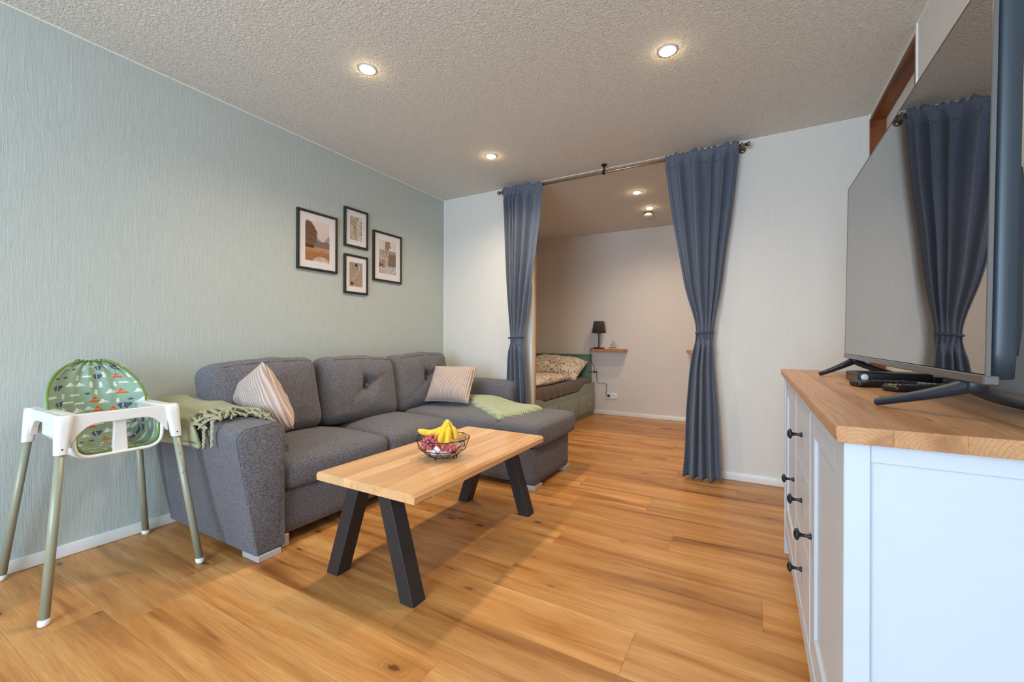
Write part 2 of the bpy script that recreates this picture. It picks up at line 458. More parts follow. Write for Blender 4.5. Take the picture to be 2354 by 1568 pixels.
M['bulb'] = emit('lit_downlight', (1.0, .74, .42, 1), 60)

# ================================================================== STRUCTURE
# floor with planks running across the room
fl = struct(MB().box(XL-.1, XR+.9, YF-.1, YA+.1, -.06, -.012).build('floor', M['subfloor']))
fl['label'] = 'oak-look plank floor'
PW = .22
JO = {0: -.352, 1: -.94, 2: .036, 3: -.87, 4: -.355, 5: -.97, 6: -.55, -1: -1.11, -2: -2.10}
PL = 1.24
k0 = int(math.floor((YF-1.28)/PW)); k1 = int(math.ceil((YA-1.28)/PW))
rp = random.Random(3)
for k in range(k0, k1):
    y0 = max(1.28+k*PW, YF); y1 = min(1.28+(k+1)*PW, YA)
    if y1-y0 < .01: continue
    j = JO.get(k, XL + rp.uniform(.2, 1.2))
    xr = XR+.15
    xs = [XL]; x = j
    while x > XL: x -= PL
    x += PL
    if x-XL < .02: x += PL
    while x < xr: xs.append(x); x += PL
    xs.append(xr)
    for a, b in zip(xs[:-1], xs[1:]):
        cx, cy = (a+b)/2, (y0+y1)/2
        m = MB()
        g = .00015; e = .0007
        hx, hy = (b-a)/2-g, (y1-y0)/2-g
        V = [(-hx, -hy, -.012), (hx, -hy, -.012), (hx, hy, -.012), (-hx, hy, -.012),
             (-hx, -hy, -e), (hx, -hy, -e), (hx, hy, -e), (-hx, hy, -e),
             (-hx+e, -hy+e, 0), (hx-e, -hy+e, 0), (hx-e, hy-e, 0), (-hx+e, hy-e, 0)]
        F = [(8, 9, 10, 11)] + [(i, (i+1) % 4, 4+(i+1) % 4, 4+i) for i in range(4)] + [(4+i, 4+(i+1) % 4, 8+(i+1) % 4, 8+i) for i in range(4)]
        m.add(V, F)
        m.build('plank', M['oak'], fl, loc=(cx, cy, 0))
# ceiling
struct(MB().box(XL-.1, XR+.9, YF-.1, YA+.1, H, H+.1).build('ceiling', M['ceil']))['label'] = 'rough white plaster ceiling'
# walls
struct(MB().box(XL-.12, XL, YF-.1, YB+.06, -.02, H+.02).build('wall_left', M['sage']))['label'] = 'sage green brushed wall'
struct(MB().box(XL-.12, XL, YB+.06, YA+.1, -.02, H+.02).build('wall_alcove_left', M['paper_alcove']))
WT = .065
struct(MB().box(XL, OPL, YB, YB+WT, -.02, H+.01).build('wall_partition_left', M['paper']))
struct(MB().box(OPR, XR+.2, YB, YB+WT, -.02, H+.01).build('wall_partition_right', M['paper']))
struct(MB().box(XL-.1, XR+.3, YA, YA+.1, -.02, H+.02).build('wall_alcove_back', M['paper_alcove']))
struct(MB().box(XR, XR+.12, YB+WT, YA, -.02, H+.02).build('wall_alcove_right', M['paper_alcove']))
# right wall with the blind doorway recess
NY0, NY1, NZ, ND = 2.575, 3.452, 2.425, .075
m = MB(); m.box(XR, XR+.15, YF-.1, NY0, -.02, H+.02); m.box(XR, XR+.15, NY0, NY1, NZ, H+.02); m.box(XR, XR+.15, NY1, YB+.02, -.02, H+.02); m.box(XR+ND, XR+.15, NY0, NY1, -.02, NZ)
struct(m.build('wall_right', M['paper']))
nr = empty('trim_1', (0, 0, 0)); struct(nr); nr['label'] = 'red-brown wooden lining of the blind doorway in the right wall'
MB().box(XR-.004, XR+ND, NY1-.022, NY1, 0, NZ, .002, 1).build('jamb', M['brown_wood'], nr)
MB().box(XR-.004, XR+ND, NY0, NY0+.022, 0, NZ, .002, 1).build('jamb', M['brown_wood'], nr)
MB().box(XR-.004, XR+ND, NY0+.022, NY1-.022, NZ-.022, NZ, .002, 1).build('lintel', M['brown_wood'], nr)
# wall behind the camera with a window opening
m = MB()
m.box(XL-.1, WIN[0], YF-.12, YF, -.02, H+.02); m.box(WIN[1], XR+.1, YF-.12, YF, -.02, H+.02)
m.box(WIN[0], WIN[1], YF-.12, YF, -.02, WIN[2]); m.box(WIN[0], WIN[1], YF-.12, YF, WIN[3], H+.02)
struct(m.build('wall_front', M['paper']))
wn = empty('window_1', (0, 0, 0)); struct(wn)
for a, b, c_, d in ((WIN[0], WIN[0]+.05, WIN[2], WIN[3]), (WIN[1]-.05, WIN[1], WIN[2], WIN[3])):
    MB().box(a, b, YF-.11, YF-.05, c_, d, .004, 1).build('stile', M['white_trim'], wn)
for c_, d in ((WIN[2], WIN[2]+.05), (WIN[3]-.05, WIN[3])):
    MB().box(WIN[0]+.05, WIN[1]-.05, YF-.11, YF-.05, c_, d, .004, 1).build('rail', M['white_trim'], wn)
# baseboards
def baseboard(name, x0, x1, y0, y1):
    struct(MB().box(x0, x1, y0, y1, .001, .058, .003, 2).build(name, M['white_trim']))
BT = .013
baseboard('baseboard_left', XL, XL+BT, YF, YB)
baseboard('baseboard_partition_left', XL+BT, OPL, YB-BT, YB)
bp = MB().box(OPR, -.177, YB-BT, YB, .001, .058, .002, 2).build('baseboard_partition_right', M['white_trim']); struct(bp)
MB().box(-.176, XR, YB-BT, YB, .001, .058, .002, 2).build('board_length', M['white_trim'], bp)
baseboard('baseboard_alcove_back', XL, XR, YA-BT, YA)
baseboard('baseboard_right', XR-BT, XR, YF, NY0)
# slim white beads that close the wall edges
def bead(n, x0, x1, y0, y1, z0, z1):
    struct(MB().box(x0, x1, y0, y1, z0, z1).build('trim_%d' % n, M['bead']))
bd = .0045
bead(2, XL, XL+bd, YF, YB, H-bd, H); bead(3, XL+bd, XR, YB-bd, YB, H-bd, H)
bead(4, XL, XL+bd, YB-bd, YB, .06, H-bd); bead(5, XL, XR, YA-bd, YA, H-bd, H)
bead(6, XR-.006, XR, NY1, NY1+.012, 0, H-.001); bead(7, XR-.006, XR, NY0-.014, NY0, 0, H-.001)
bead(8, XR-.006, XR, YF, NY0-.014, H-bd, H)
# wooden edge strip and white corner of the opening
struct(MB().box(OPL, OPL+.006, YB-.002, YB+WT-.012, 0, H, .001, 1).build('trim_9', M['white_trim']))
struct(MB().box(OPL-.01, OPL+.012, YB+WT-.012, YB+WT+.01, 0, H, .002, 1).build('trim_10', M['tan_wood']))

# ================================================================== CEILING LIGHTS
def downlight(x, y, label, power):
    e = empty('recessed_light', (x, y, H), label=label, cat='ceiling light', group='recessed ceiling downlights')
    MB().lathe([(.034, -.002), (.036, -.0045), (.044, -.003), (.046, 0)], 32).build('trim_ring', M['white_plastic'], e)
    MB().lathe([(.0005, -.018), (.014, -.0165), (.026, -.011), (.0335, -.0025)], 32).build('lens', M['bulb'], e)
    d = bpy.data.lights.new('downlight', 'SPOT'); d.energy = power; d.color = LAMP_COL
    d.spot_size = radians(150); d.spot_blend = .9; d.shadow_soft_size = .06
    l = bpy.data.objects.new('downlight_glow', d); COL.objects.link(l); l.parent = e; l.location = (0, 0, -.03)
    return e
downlight(-1.788, 1.576, 'lit round ceiling downlight nearest the sage wall, above the near sofa end', LAMP_W)
downlight(-.369, 2.207, 'lit round ceiling downlight nearest the television, in front of the right curtain', LAMP_W)
downlight(-1.787, 2.801, 'lit round ceiling downlight just in front of the left curtain', LAMP_W)
downlight(-.982, 4.186, 'lit ceiling downlight in the alcove, nearer the curtain rod', LAMP_W*.72)
downlight(-.979, 4.752, 'lit ceiling downlight in the alcove, right above the smoke detector', LAMP_W*.72)
# smoke detector
e = empty('smoke_detector', (-1.03, 4.93, H), label='small white round smoke detector under the alcove ceiling', cat='smoke detector')
MB().lathe([(.052, 0), (.052, -.008), (.044, -.010)], 32).build('mounting_plate', M['dark_rod'], e)
MB().lathe([(.0, -.042), (.038, -.042), (.046, -.038), (.049, -.030), (.049, -.012), (.044, -.010)], 32).build('housing', M['white_plastic'], e)
MB().lathe([(.0, -.045), (.012, -.045), (.013, -.042)], 16).build('test_button', M['white_trim'], e)

# ================================================================== CURTAIN ROD AND CURTAINS
RY, RZ = 3.392, 2.396
e = empty('curtain_rod', (0, 0, 0), label='brushed steel curtain rod hung across the alcove opening below the ceiling', cat='curtain rod')
MB().tube([(-2.055, RY, RZ), (-.045, RY, RZ)], .0095, 16).build('rod', M['rod'], e)
for x, s in ((-2.055, -1), (-.045, 1)):
    MB().tube([(x, RY, RZ), (x+s*.012, RY, RZ), (x+s*.0121, RY, RZ), (x+s*.03, RY, RZ)], [.010, .010, .016, .016], 16).build('finial', M['rod'], e)
    c = MB(); c.tube([(x-s*.02, RY+.016*cos(a), RZ+.016*sin(a)) for a in [2*pi*i/16 for i in range(16)]], .005, 8, closed=True)
    c.tube([(x-s*.02, RY+.016, RZ), (x-s*.02, YB-.004, RZ-.004)], .007, 10)
    c.lathe([(.0, 0), (.024, 0), (.024, .006), (.0, .006)], 20, Matrix.Translation((x-s*.02, YB-.0005, RZ-.004)) @ Matrix.Rotation(pi/2, 4, 'X'))
    c.build('wall_bracket', M['rod'], e)
c = MB(); c.lathe([(.0, -.008), (.022, -.008), (.024, -.004), (.024, 0), (0, 0)], 20, Matrix.Translation((-1.062, RY, H-.0005)))
c.tube([(-1.062, RY, H-.006), (-1.062, RY, RZ+.014)], .0075, 12)
c.tube([(-1.062-.008, RY+.014*cos(a), RZ+.014*sin(a)) for a in [2*pi*i/16 for i in range(16)]], .004, 6, closed=True)
c.tube([(-1.062, RY+.014*cos(a), RZ+.014*sin(a)) for a in [2*pi*i/16 for i in range(16)]], .006, 6, closed=True)
c.build('ceiling_bracket', M['dark_rod'], e)

def interp(tab, z):
    """smooth interpolation in a table of (z, a, b) sorted by falling z"""
    for (z0, a0, b0), (z1, a1, b1) in zip(tab[:-1], tab[1:]):
        if z <= z0 and z >= z1:
            t_ = (z0-z)/(z0-z1)
            return a0+(a1-a0)*t_, b0+(b1-b0)*t_
    return (tab[0][1:] if z > tab[0][0] else tab[-1][1:])

def curtain(label, tab, waist, npl, seed, flatside):
    e = empty('curtain', (0, 0, 0), label=label, cat='curtain', group='slate blue curtains of the alcove')
    rr = random.Random(seed)
    ph = [rr.uniform(-.5, .5) for _ in range(npl*2+3)]
    wd = [rr.uniform(.45, 1.7) for _ in range(npl)]; S = sum(wd); wd = [w/S for w in wd]
    cum = [0]
    for w in wd: cum.append(cum[-1]+w)
    ztop, zbot = RZ+.026, tab[-1][0]
    NR, NC = 110, npl*14
    def pt(iu, iz):
        # non uniform rows are not needed: heights uniform
        z = ztop+(zbot-ztop)*iz
        q5 = [interp(tab, max(tab[-1][0], min(z+dz_, tab[0][0]))) for dz_ in (-.07, -.035, 0, .035, .07)]
        a, b = sum(q[0] for q in q5)/5, sum(q[1] for q in q5)/5
        u = max(0, min(1, iu+.05*sin(pi*iu)*nz(iu*2.5+seed, z*.9, 8)))
        # pleat phase: each pleat has its own width
        i = min(npl-1, next((q for q in range(npl) if u <= cum[q+1]+1e-9), npl-1))
        t_ = (u-cum[i])/wd[i]
        prof = -cos(2*pi*t_); prof = math.copysign(abs(prof)**.75, prof); prof += .45*nz(u*17+seed, z*.5, 1.3)
        if z < waist:
            kk = min(1, (waist-z)/.12); pl = -cos(2*pi*(3*u+.35*sin(3*u+seed)+.15*nz(u*3, z*1.5, seed)))+.35*nz(u*11, z*1.1, seed+2); prof = prof*(1-kk)+pl*kk
        top = max(0, min(1, (z-(RZ-.10))/.10))
        w = abs(z-waist)
        pinch = math.exp(-(w/.10)**2)
        amp = .026+.020*min(1, w/.5)
        if z < waist: amp = .034+.030*min(1, w/.7)
        amp *= (1-.55*pinch)
        amp *= (.75+.5*abs(ph[i]))
        # flat leading edge panel
        fe = 1.0
        if flatside:
            q = u if flatside < 0 else 1-u
            if q < .20:
                kz = max(0, min(1, (z-1.15)/.6)); fe = 1-kz*(1-(min(1, q/.20)**1.5*.85+.08))
        amp *= max(.05, fe)
        amp = amp*(1-top)+.008*top
        y = RY-.019 - .012*(1-top) - amp*prof*.9
        # wrinkling ridges near waist and small folds
        y += .006*nz(u*9+seed, z*2.2, 3.1)*(1-top)
        x = a+(b-a)*u
        x += (b-a)/npl*.16*sin(2*pi*t_+ph[i]*3)*(1-top)*(1 if z > waist else max(0, 1-(waist-z)/.12))
        y -= .028*pinch*sin(pi*u)                  # round bundle
        if z < waist: y -= .018*(1-pinch)
        if z > RZ+.006: y += (z-RZ-.006)*.25*sin(iu*npl*2*pi*2.3)
        if iz > .995: x += .004*nz(u*20, seed)
        zz = z+(0.022*nz(u*24+seed*3, 1.7)+.004*sin(u*npl*4*pi) if iz == 0 else 0)
        if iz == 1: zz += .012*nz(u*6, seed, 2.2)+.004*prof
        return (x, y, max(zz, .006))
    o = MB().surf(pt, NC, NR).build('drape', M['curtain'], e); solid(o, .003)
    # gathered rod pocket
    a, b = tab[0][1:]
    def pk(iu, iv):
        an = 2*pi*iv
        k = 3.4*npl
        r = .0165+.0055*sin(iu*2*pi*k*.5+ph[0])*(.4+.6*abs(sin(an)))+.009*nz(iu*44+seed, cos(an)*1.4, sin(an)*1.4)
        if flatside:
            q = iu if flatside < 0 else 1-iu
            if q < .18: r = .0145
        return (a+(b-a)*iu+.003*sin(an*2+iu*90), RY+r*cos(an), RZ+.004+r*1.15*sin(an))
    MB().surf(pk, npl*22, 14).build('rod_pocket', M['curtain'], e)
    # hem stitching near the bottom and below the rod
    for zz_ in (.30, RZ-.075):
        iz_ = (zz_-ztop)/(zbot-ztop)
        MB().tube([Vector(pt(i/120, iz_))+Vector((0, -.0022, 0)) for i in range(121)], .0013, 4).build('hem_seam', M['rope'], e)
    wl, wr = interp(tab, waist)
    cx, rx = (wl+wr)/2, (wr-wl)/2+.004
    rp_ = MB()
    for s_ in range(3):
        pts = []
        for i in range(72):
            an = 2*pi*i/72
            tw = an*15+s_*2*pi/3
            rad = 1+.0
            pts.append((cx+(rx+.0045*cos(tw))*cos(an), RY-.046+(.040+.0045*cos(tw))*sin(an), waist+.004*cos(an)+.0045*sin(tw)))
        rp_.tube(pts, .0042, 6, closed=True)
    rp_.build('tieback_cord', M['rope'], e)
    return e
TL = [(2.40, -2.027, -1.615), (2.13, -2.007, -1.635), (1.735, -1.987, -1.690), (1.415, -1.963, -1.745), (1.18, -1.943, -1.784), (1.036, -1.929, -1.802),
      (.86, -1.942, -1.772), (.62, -1.945, -1.742), (.012, -1.96, -1.715)]
TR = [(2.40, -.584, -.083), (2.1, -.545, -.112), (1.889, -.517, -.136), (1.682, -.480, -.166), (1.392, -.435, -.198), (1.153, -.364, -.240), (1.073, -.352, -.247),
      (.841, -.393, -.236), (.485, -.421, -.206), (.174, -.430, -.194), (.012, -.445, -.186)]
curtain('slate blue curtain tied back at the left of the alcove opening, behind the sofa', TL, 1.036, 6, 5, 1)
curtain('slate blue curtain tied back at the right of the alcove opening, hanging to the floor', TR, 1.073, 6, 11, -1)

# ================================================================== PICTURES
def lerp3(a, b, t_): return tuple(x+(y-x)*t_ for x, y in zip(a, b))
def L3(r, g, b): return (lin(r), lin(g), lin(b))
def fb(x, y, s=0, o=4):
    v_ = 0; a = .5
    for i in range(o): v_ += a*nz(x, y, s+i*7.3); x *= 2; y *= 2; a *= .5
    return v_
def pic_lake(u, v):       # v up
    sky = lerp3(L3(222, 204, 196), L3(186, 160, 150), 1-v)
    col = sky
    ridge = .66+.16*max(0, .55-abs(u-.42)*2)*.9+.14*max(0, (u-.78)*3)-.10*max(0, u-.55)*(u < .8)+.02*fb(u*7, 1)
    ridge = .72-.22*max(0, min(1, (u-.35)/.3))+.20*max(0, min(1, (u-.72)/.25))+.03*fb(u*9, 4)
    if v < ridge: col = lerp3(L3(150, 128, 122), L3(172, 150, 142), v)
    hill = .52+.06*fb(u*6, 9)+.05*max(0, .9-u)
    if v < hill: col = L3(126, 106, 98)
    if v < .36:
        col = lerp3(L3(170, 116, 74), L3(200, 158, 118), max(0, min(1, (v-.2)/.16)))
        col = lerp3(col, L3(138, 92, 58), max(0, min(1, .5+fb(u*7, v*16, 2)*1.2))*.6)
    pond = .13-.5*(u-.66)**2*1.4+.02*fb(u*8, 3)
    if v < pond and u > .3: col = lerp3(L3(214, 190, 172), L3(166, 126, 98), max(0, fb(u*5, v*9, 5)+.3))
    tr = (u-.12)**2/.36**2+(v-.63)**2/.36**2+.9*fb(u*9, v*9, 3)
    if tr < .95 and v > .36: col = lerp3(L3(86, 58, 42), L3(140, 102, 80), max(0, min(1, .45+1.6*fb(u*24, v*24, 8))))
    if u < .35 and .33 < v < .40: col = L3(84, 54, 38)
    return col
def pic_grass(u, v):
    col = lerp3(L3(150, 122, 98), L3(216, 206, 196), max(0, min(1, .45+.5*u+.9*fb(u*2.3, v*2.3, 4))))
    for off, wd, ph in ((.30, .16, 0), (.95, .22, 2), (-.25, .13, 4)):
        # drooping plume: axis bends from upper left to lower right
        ax = off-.75*(1-v)+.75*(1-v)**2+.25
        d = u-ax
        st = .5+.5*sin(46*(v+.9*d+.8*d*d)+ph+5*nz(u*5, v*5, ph))
        m_ = math.exp(-(d/wd)**2)
        col = lerp3(col, lerp3(L3(92, 64, 42), L3(222, 198, 166), st), min(1, 1.15*m_))
    return lerp3(col, L3(98, 72, 50), max(0, min(.6, -.2-1.5*fb(u*5, v*5, 2))))
def pic_sand(u, v):
    w = v*7.0+1.5*sin(3.0*u+v*2.2)+1.2*sin(5*(u-.5))
    w = (u-.5)*9+2.4*sin(v*5.2+.6)
    s_ = .5+.5*sin(w*5.5)
    col = lerp3(L3(120, 98, 84), L3(196, 174, 156), s_)
    if abs((u-.5)*9+2.4*sin(v*5.2+.6)-.1) < .16: col = L3(222, 204, 188)
    for cx_, cy_ in ((.52, .90), (.20, .12)):
        d = sqrt(((u-cx_)*.62)**2+((v-cy_))**2)
        if d < .055: col = lerp3(L3(52, 42, 40), L3(110, 92, 84), max(0, (v-cy_+u-cx_)*9))
        elif d < .075: col = L3(104, 84, 72)
    return col
def pic_vase(u, v):
    col = L3(214, 204, 198)
    if v < .72: col = lerp3(L3(142, 120, 108), L3(178, 160, 148), .5+fb(u*4, v*4, 3))
    if .42 < v < .70 and u < .55: col = lerp3(col, L3(196, 180, 168), max(0, .5+2*fb(u*3, v*10, 6)))
    if u > .55 and .25 < v < .62: col = lerp3(L3(84, 66, 54), L3(150, 126, 108), max(0, .6+fb(u*18, v*5, 9)))
    if v < .24: col = lerp3(L3(150, 140, 138), L3(206, 200, 198), .5+fb(u*7, v*9, 1)*1.2)
    if abs(u-.41) < .06-.02*(v > .5) and .20 < v < .58: col = lerp3(L3(170, 142, 132), L3(206, 184, 174), (u-.35)*8)
    if abs(u-.43) < .025 and .56 < v < .72: col = L3(150, 112, 82)
    if (u-.5)**2/.17**2+(v-.87)**2/.16**2 < 1+1.6*fb(u*14, v*14, 3) and v > .66: col = lerp3(L3(124, 88, 58), L3(186, 148, 108), max(0, .5+1.6*fb(u*25, v*25, 7)))
    if u < .32 and .18 < v < .30 and fb(u*10, v*14, 12) > -.1: col = L3(112, 74, 52)
    if abs(u-.22) < .008 or abs(v-.655) < .006 and u < .5: col = L3(120, 104, 96)
    return col
def picture(y0, y1, z0, z1, fn, mat_y, mat_z, label):
    e = empty('picture_frame', (XL, (y0+y1)/2, z0), label=label, cat='picture', group='framed prints on the sage wall')
    w, h = (y1-y0)/2, z1-z0
    T, D, B = .017, .019, .001
    fr = []
    for a, b, c_, d in ((-w, w, h-T, h), (-w, w, 0, T)):
        fr.append(('rail', MB().box(B, D, a, b, c_, d, .0012, 1)))
    for a, b in ((-w, -w+T), (w-T, w)):
        fr.append(('stile', MB().box(B, D, a, b, T, h-T, .0012, 1)))
    for n_, mb in fr: mb.build(n_, M['frame_black'], e)
    # mat board with bevelled window
    a, b, c_, d = -w+T, w-T, T, h-T
    pa, pb, pc, pd = -w+mat_y, w-mat_y, mat_z, h-mat_z
    X0, X1 = .0115, .0095
    V = [(X0, a, c_), (X0, b, c_), (X0, b, d), (X0, a, d), (X0, pa-.002, pc-.002), (X0, pb+.002, pc-.002), (X0, pb+.002, pd+.002), (X0, pa-.002, pd+.002),
         (X1, pa, pc), (X1, pb, pc), (X1, pb, pd), (X1, pa, pd)]
    F = [(i, (i+1) % 4, 4+(i+1) % 4, 4+i) for i in range(4)]+[(4+i, 4+(i+1) % 4, 8+(i+1) % 4, 8+i) for i in range(4)]
    MB().add(V, F).build('mat_board', M['mat_board'], e)
    nu, nv = 90, 130
    def g(iu, iv): return (X1-.0004, pa+(pb-pa)*iu, pc+(pd-pc)*iv)
    o = MB().surf(g, nu, nv, smooth=False).build('print', M['print'], e)
    ca = o.data.color_attributes.new('print', 'FLOAT_COLOR', 'POINT')
    buf = []
    for i in range(nu+1):
        for j in range(nv+1):
            c3 = fn(i/nu, j/nv); buf += [max(0, c3[0]), max(0, c3[1]), max(0, c3[2]), 1]
    ca.data.foreach_set('color', buf)
    MB().box(.0, .0012, -w+.01, w-.01, .01, h-.01).build('backing', M['mat_board'], e)
    return e
picture(1.832, 2.164, 1.519, 1.949, pic_lake, .066, .070, 'larger framed sepia print of a misty lake and tree, leftmost of the four')
picture(2.228, 2.462, 1.755, 2.066, pic_grass, .058, .062, 'small framed sepia print of pampas grass, upper of the middle pair')
picture(2.228, 2.462, 1.382, 1.695, pic_sand, .052, .060, 'small framed print of raked sand lines with two stones, lower of the middle pair')
picture(2.519, 2.850, 1.518, 1.946, pic_vase, .067, .072, 'larger framed sepia print of dried flowers in a vase, rightmost of the four')

# ================================================================== SOFA
S = empty('corner_sofa', (-2.1, 2.2, 0), label='charcoal grey fabric corner sofa with chaise along the sage wall', cat='sofa')
S.matrix_world = Matrix.Translation((0, 0, 0))
SW = XL+.016
def arm_poly(front):
    # cross-section in (y, z): outer side flares out towards the top
    P = []
    yo_b, yo_t, yi, zt = 1.093, 1.006, 1.226, .628
    P += [(yo_b, .031)]
    for i in range(9):
        a = pi-(pi/2)*i/8
        P.append((yo_t+.055+.055*cos(a), zt-.058+.05*sin(a)))
    for i in range(9):
        a = pi/2-(pi/2)*i/8
        P.append((yi-.05+.05*cos(a), zt-.05+.05*sin(a)))
    P += [(yi, .031)]
    return P
def loft_arm():
    xs = [SW, SW+.02, -2.6, -2.4, -2.2, -2.05, -1.985, -1.962, -1.952, -1.948]
    base = arm_poly(0)
    # densify
    D = []
    for (a, b) in zip(base, base[1:]+base[:1]):
        L = sqrt((a[0]-b[0])**2+(a[1]-b[1])**2); n = max(1, int(L/.04))
        for i in range(n): D.append((a[0]+(b[0]-a[0])*i/n, a[1]+(b[1]-a[1])*i/n))
    cy_ = sum(p_[0] for p_ in D)/len(D); cz_ = sum(p_[1] for p_ in D)/len(D)
    V = []; F = []
    n = len(D)
    for k, x in enumerate(xs):
        sh = {len(xs)-1: .010, len(xs)-2: .004, len(xs)-3: .0}.get(k, 0)
        for (y, z) in D:
            dy, dz = y-cy_, z-cz_; L = sqrt(dy*dy+dz*dz)
            bul = .010*sin(pi*min(1, max(0, (x-SW)/.83)))*(1 if y < 1.1 and z < .58 else 0)*sin(pi*min(1, z/.6))
            yy = y-dy/L*sh-bul+.004*nz(x*5, z*7, 1); zz = z-dz/L*sh+(.006*sin((x-SW)*4) if z > .55 else 0)
            V.append((x, yy, zz))
    for k in range(len(xs)-1):
        for i in range(n):
            j = (i+1) % n
            F.append((k*n+i, k*n+j, (k+1)*n+j, (k+1)*n+i))
    F.append(tuple((len(xs)-1)*n+i for i in range(n)))
    F.append(tuple(range(n))[::-1])
    m = MB().add(V, F, True)
    return m, D
m, D = loft_arm(); arm = m.build('armrest', M['sofa'], S); autosmooth(arm, 50)
cy_ = sum(p_[0] for p_ in D)/len(D); cz_ = sum(p_[1] for p_ in D)/len(D)
pp = [(-1.9555, y-(y-cy_)*.012, z-(z-cz_)*.008) for y, z in D if z > .05]
MB().tube(pp, .0028, 6).build('seam', M['sofa'], arm)
# base box of the seats and of the chaise
MB().soft(0, 0, 0, .74, 1.30, .215, .012, .06, None, Matrix.Translation((-2.362, 1.878, .1675))).build('seat_base', M['sofa'], S)
MB().soft(0, 0, 0, 1.20, .615, .252, .02, .05, lambda p_, n_: (p_.x, p_.y+.004*sin(p_.x*9)*abs(n_.y), p_.z), Matrix.Translation((-1.868, 2.853, .157))).build('chaise_base', M['sofa'], S)
def seat_fn(seed, crown=.028, sx=1, sy=1, wr=.004):
    def f(p_, n_):
        u, w = p_.x/sx*2, p_.y/sy*2
        z = p_.z
        if n_.z > 0: z += crown*(1-min(1, abs(u))**2.2)*(1-min(1, abs(w))**2.4)*max(0, n_.z)
        z += wr*nz(p_.x*5+seed, p_.y*5, 1)*max(0, n_.z)
        x = p_.x+(.010*(1-w*w)*max(0, n_.x)); y = p_.y
        return (x, y, z)
    return f
MB().soft(0, 0, 0, .74, .682, .145, .045, .026, seat_fn(1, .045, .74, .68), Matrix.Translation((-2.335, 1.580, .345))).build('seat_cushion', M['sofa'], S)
MB().soft(0, 0, 0, .74, .640, .145, .045, .026, seat_fn(4, .045, .74, .64), Matrix.Translation((-2.335, 2.243, .345))).build('seat_cushion', M['sofa'], S)
MB().soft(0, 0, 0, 1.50, .70, .165, .045, .03, seat_fn(8, .022, 1.5, .70, .006), Matrix.Translation((-1.985, 2.880, .3625))).build('chaise_cushion', M['sofa'], S)
# rear frame, far arm
MB().soft(0, 0, 0, .13, 2.10, .66, .04, .06, None, Matrix.Translation((SW+.068, 2.285, .375))).build('back_frame', M['sofa'], S)
MB().soft(0, 0, 0, .945, .205, .60, .05, .035, lambda p_, n_: (p_.x, p_.y, p_.z+.008*(1-(p_.x/.47)**2)*max(0, n_.z)), Matrix.Translation((-2.307, 3.318, .343))).build('armrest', M['sofa'], S)
# back cushions (local: x thickness, y width, z height)
def back_fn(seed, W, Hh, T, tuft):
    def f(p_, n_):
        u, w = p_.y/W*2, p_.z/Hh*2
        x = p_.x; y = p_.y; z = p_.z
        fr = max(0, n_.x)
        puff = .045*(1-abs(u)**2.6)*(1-abs(w)**3)
        if n_.x > .2 or n_.x < -.2: x += puff*n_.x
        if n_.z > .3: z += .020*(1-u*u)*n_.z+.010*nz(u*3+seed, 2)
        if fr > .2:
            if tuft:
                d = sqrt((p_.y-.02)**2+(p_.z-.02)**2)
                x -= .055*math.exp(-(d/.055)**2)
                # creases from the button
                for an in (pi/2+.55, pi/2+.15, -pi/2-.15, .4, -2.6):
                    dx_, dz_ = p_.y-.02, p_.z-.02
                    al = dx_*cos(an)+dz_*sin(an); pr = -dx_*sin(an)+dz_*cos(an)
                    if al > 0: x -= .030*math.exp(-(pr/.017)**2)*math.exp(-al/.12)
            for k in range(5):
                uu = -.7+.35*k+.1*nz(seed, k)
                x -= .008*math.exp(-((u-uu-.1*(w-.7))/.05)**2)*max(0, (w-.35))*1.2
            x += .006*nz(u*3+seed, w*3, 4)
        lean = .085*w if False else 0
        return (x+lean, y, z)
    return f
bc = []
for i, (y0, y1, dz, tf, ln) in enumerate(((1.140, 1.792, .0, False, .0), (1.808, 2.452, -.005, True, .02), (2.462, 3.150, .0, True, .0))):
    W = y1-y0; Hh = .455; T = .185
    Mx = Matrix.Translation((-2.545+ln, (y0+y1)/2, .655+dz)) @ Matrix.Rotation(radians(-11), 4, 'Y') @ Matrix.Rotation(radians((2, -2, 1.2)[i]), 4, 'X')
    c = MB().soft(0, 0, 0, T, W, Hh, .062, .020, back_fn(i*3+1, W, Hh, T, tf), Mx).build('back_cushion', M['sofa'], S)
    if tf:
        MB().lathe([(.0, .010), (.008, .009), (.011, .004), (.011, 0)], 14, Mx @ Matrix.Translation((T/2+.045-.052, .02, .02)) @ Matrix.Rotation(pi/2, 4, 'Y')).build('tuft_button', M['sofa'], c)
    # stitched seam along the upper front edge
    pts = []
    for k in range(31):
        u = -1+2*k/30
        yy = u*(W/2-.035)
        p0 = Vector((T/2-.062+.062*.80+.045*(1-abs(u)**2.6)*.25+.002, yy, Hh/2-.062+.062*.60+.012*(1-u*u)))
        pts.append(Mx @ p0)
    MB().tube(pts, .002, 5).build('seam', M['sofa'], c)
# silver corner feet
for (x0, y0, sx, sy) in ((-1.948, 1.098, -1, 1), (-1.262, 2.540, -1, 1), (-1.262, 3.165, -1, -1)):
    m = MB(); m.box(min(x0, x0+sx*.13), max(x0, x0+sx*.13), min(y0, y0+sy*.11), max(y0, y0+sy*.11), 0, .030, .002, 1)
    m.build('corner_foot', M['silver'], S)
MB().box(-2.05, -1.99, 1.235, 1.275, 0, .06, .004, 1).build('corner_foot', M['silver'], S)
MB().box(SW+.02, SW+.12, 3.28, 3.40, 0, .06, .004, 1).build('corner_foot', M['black_plastic'], S)

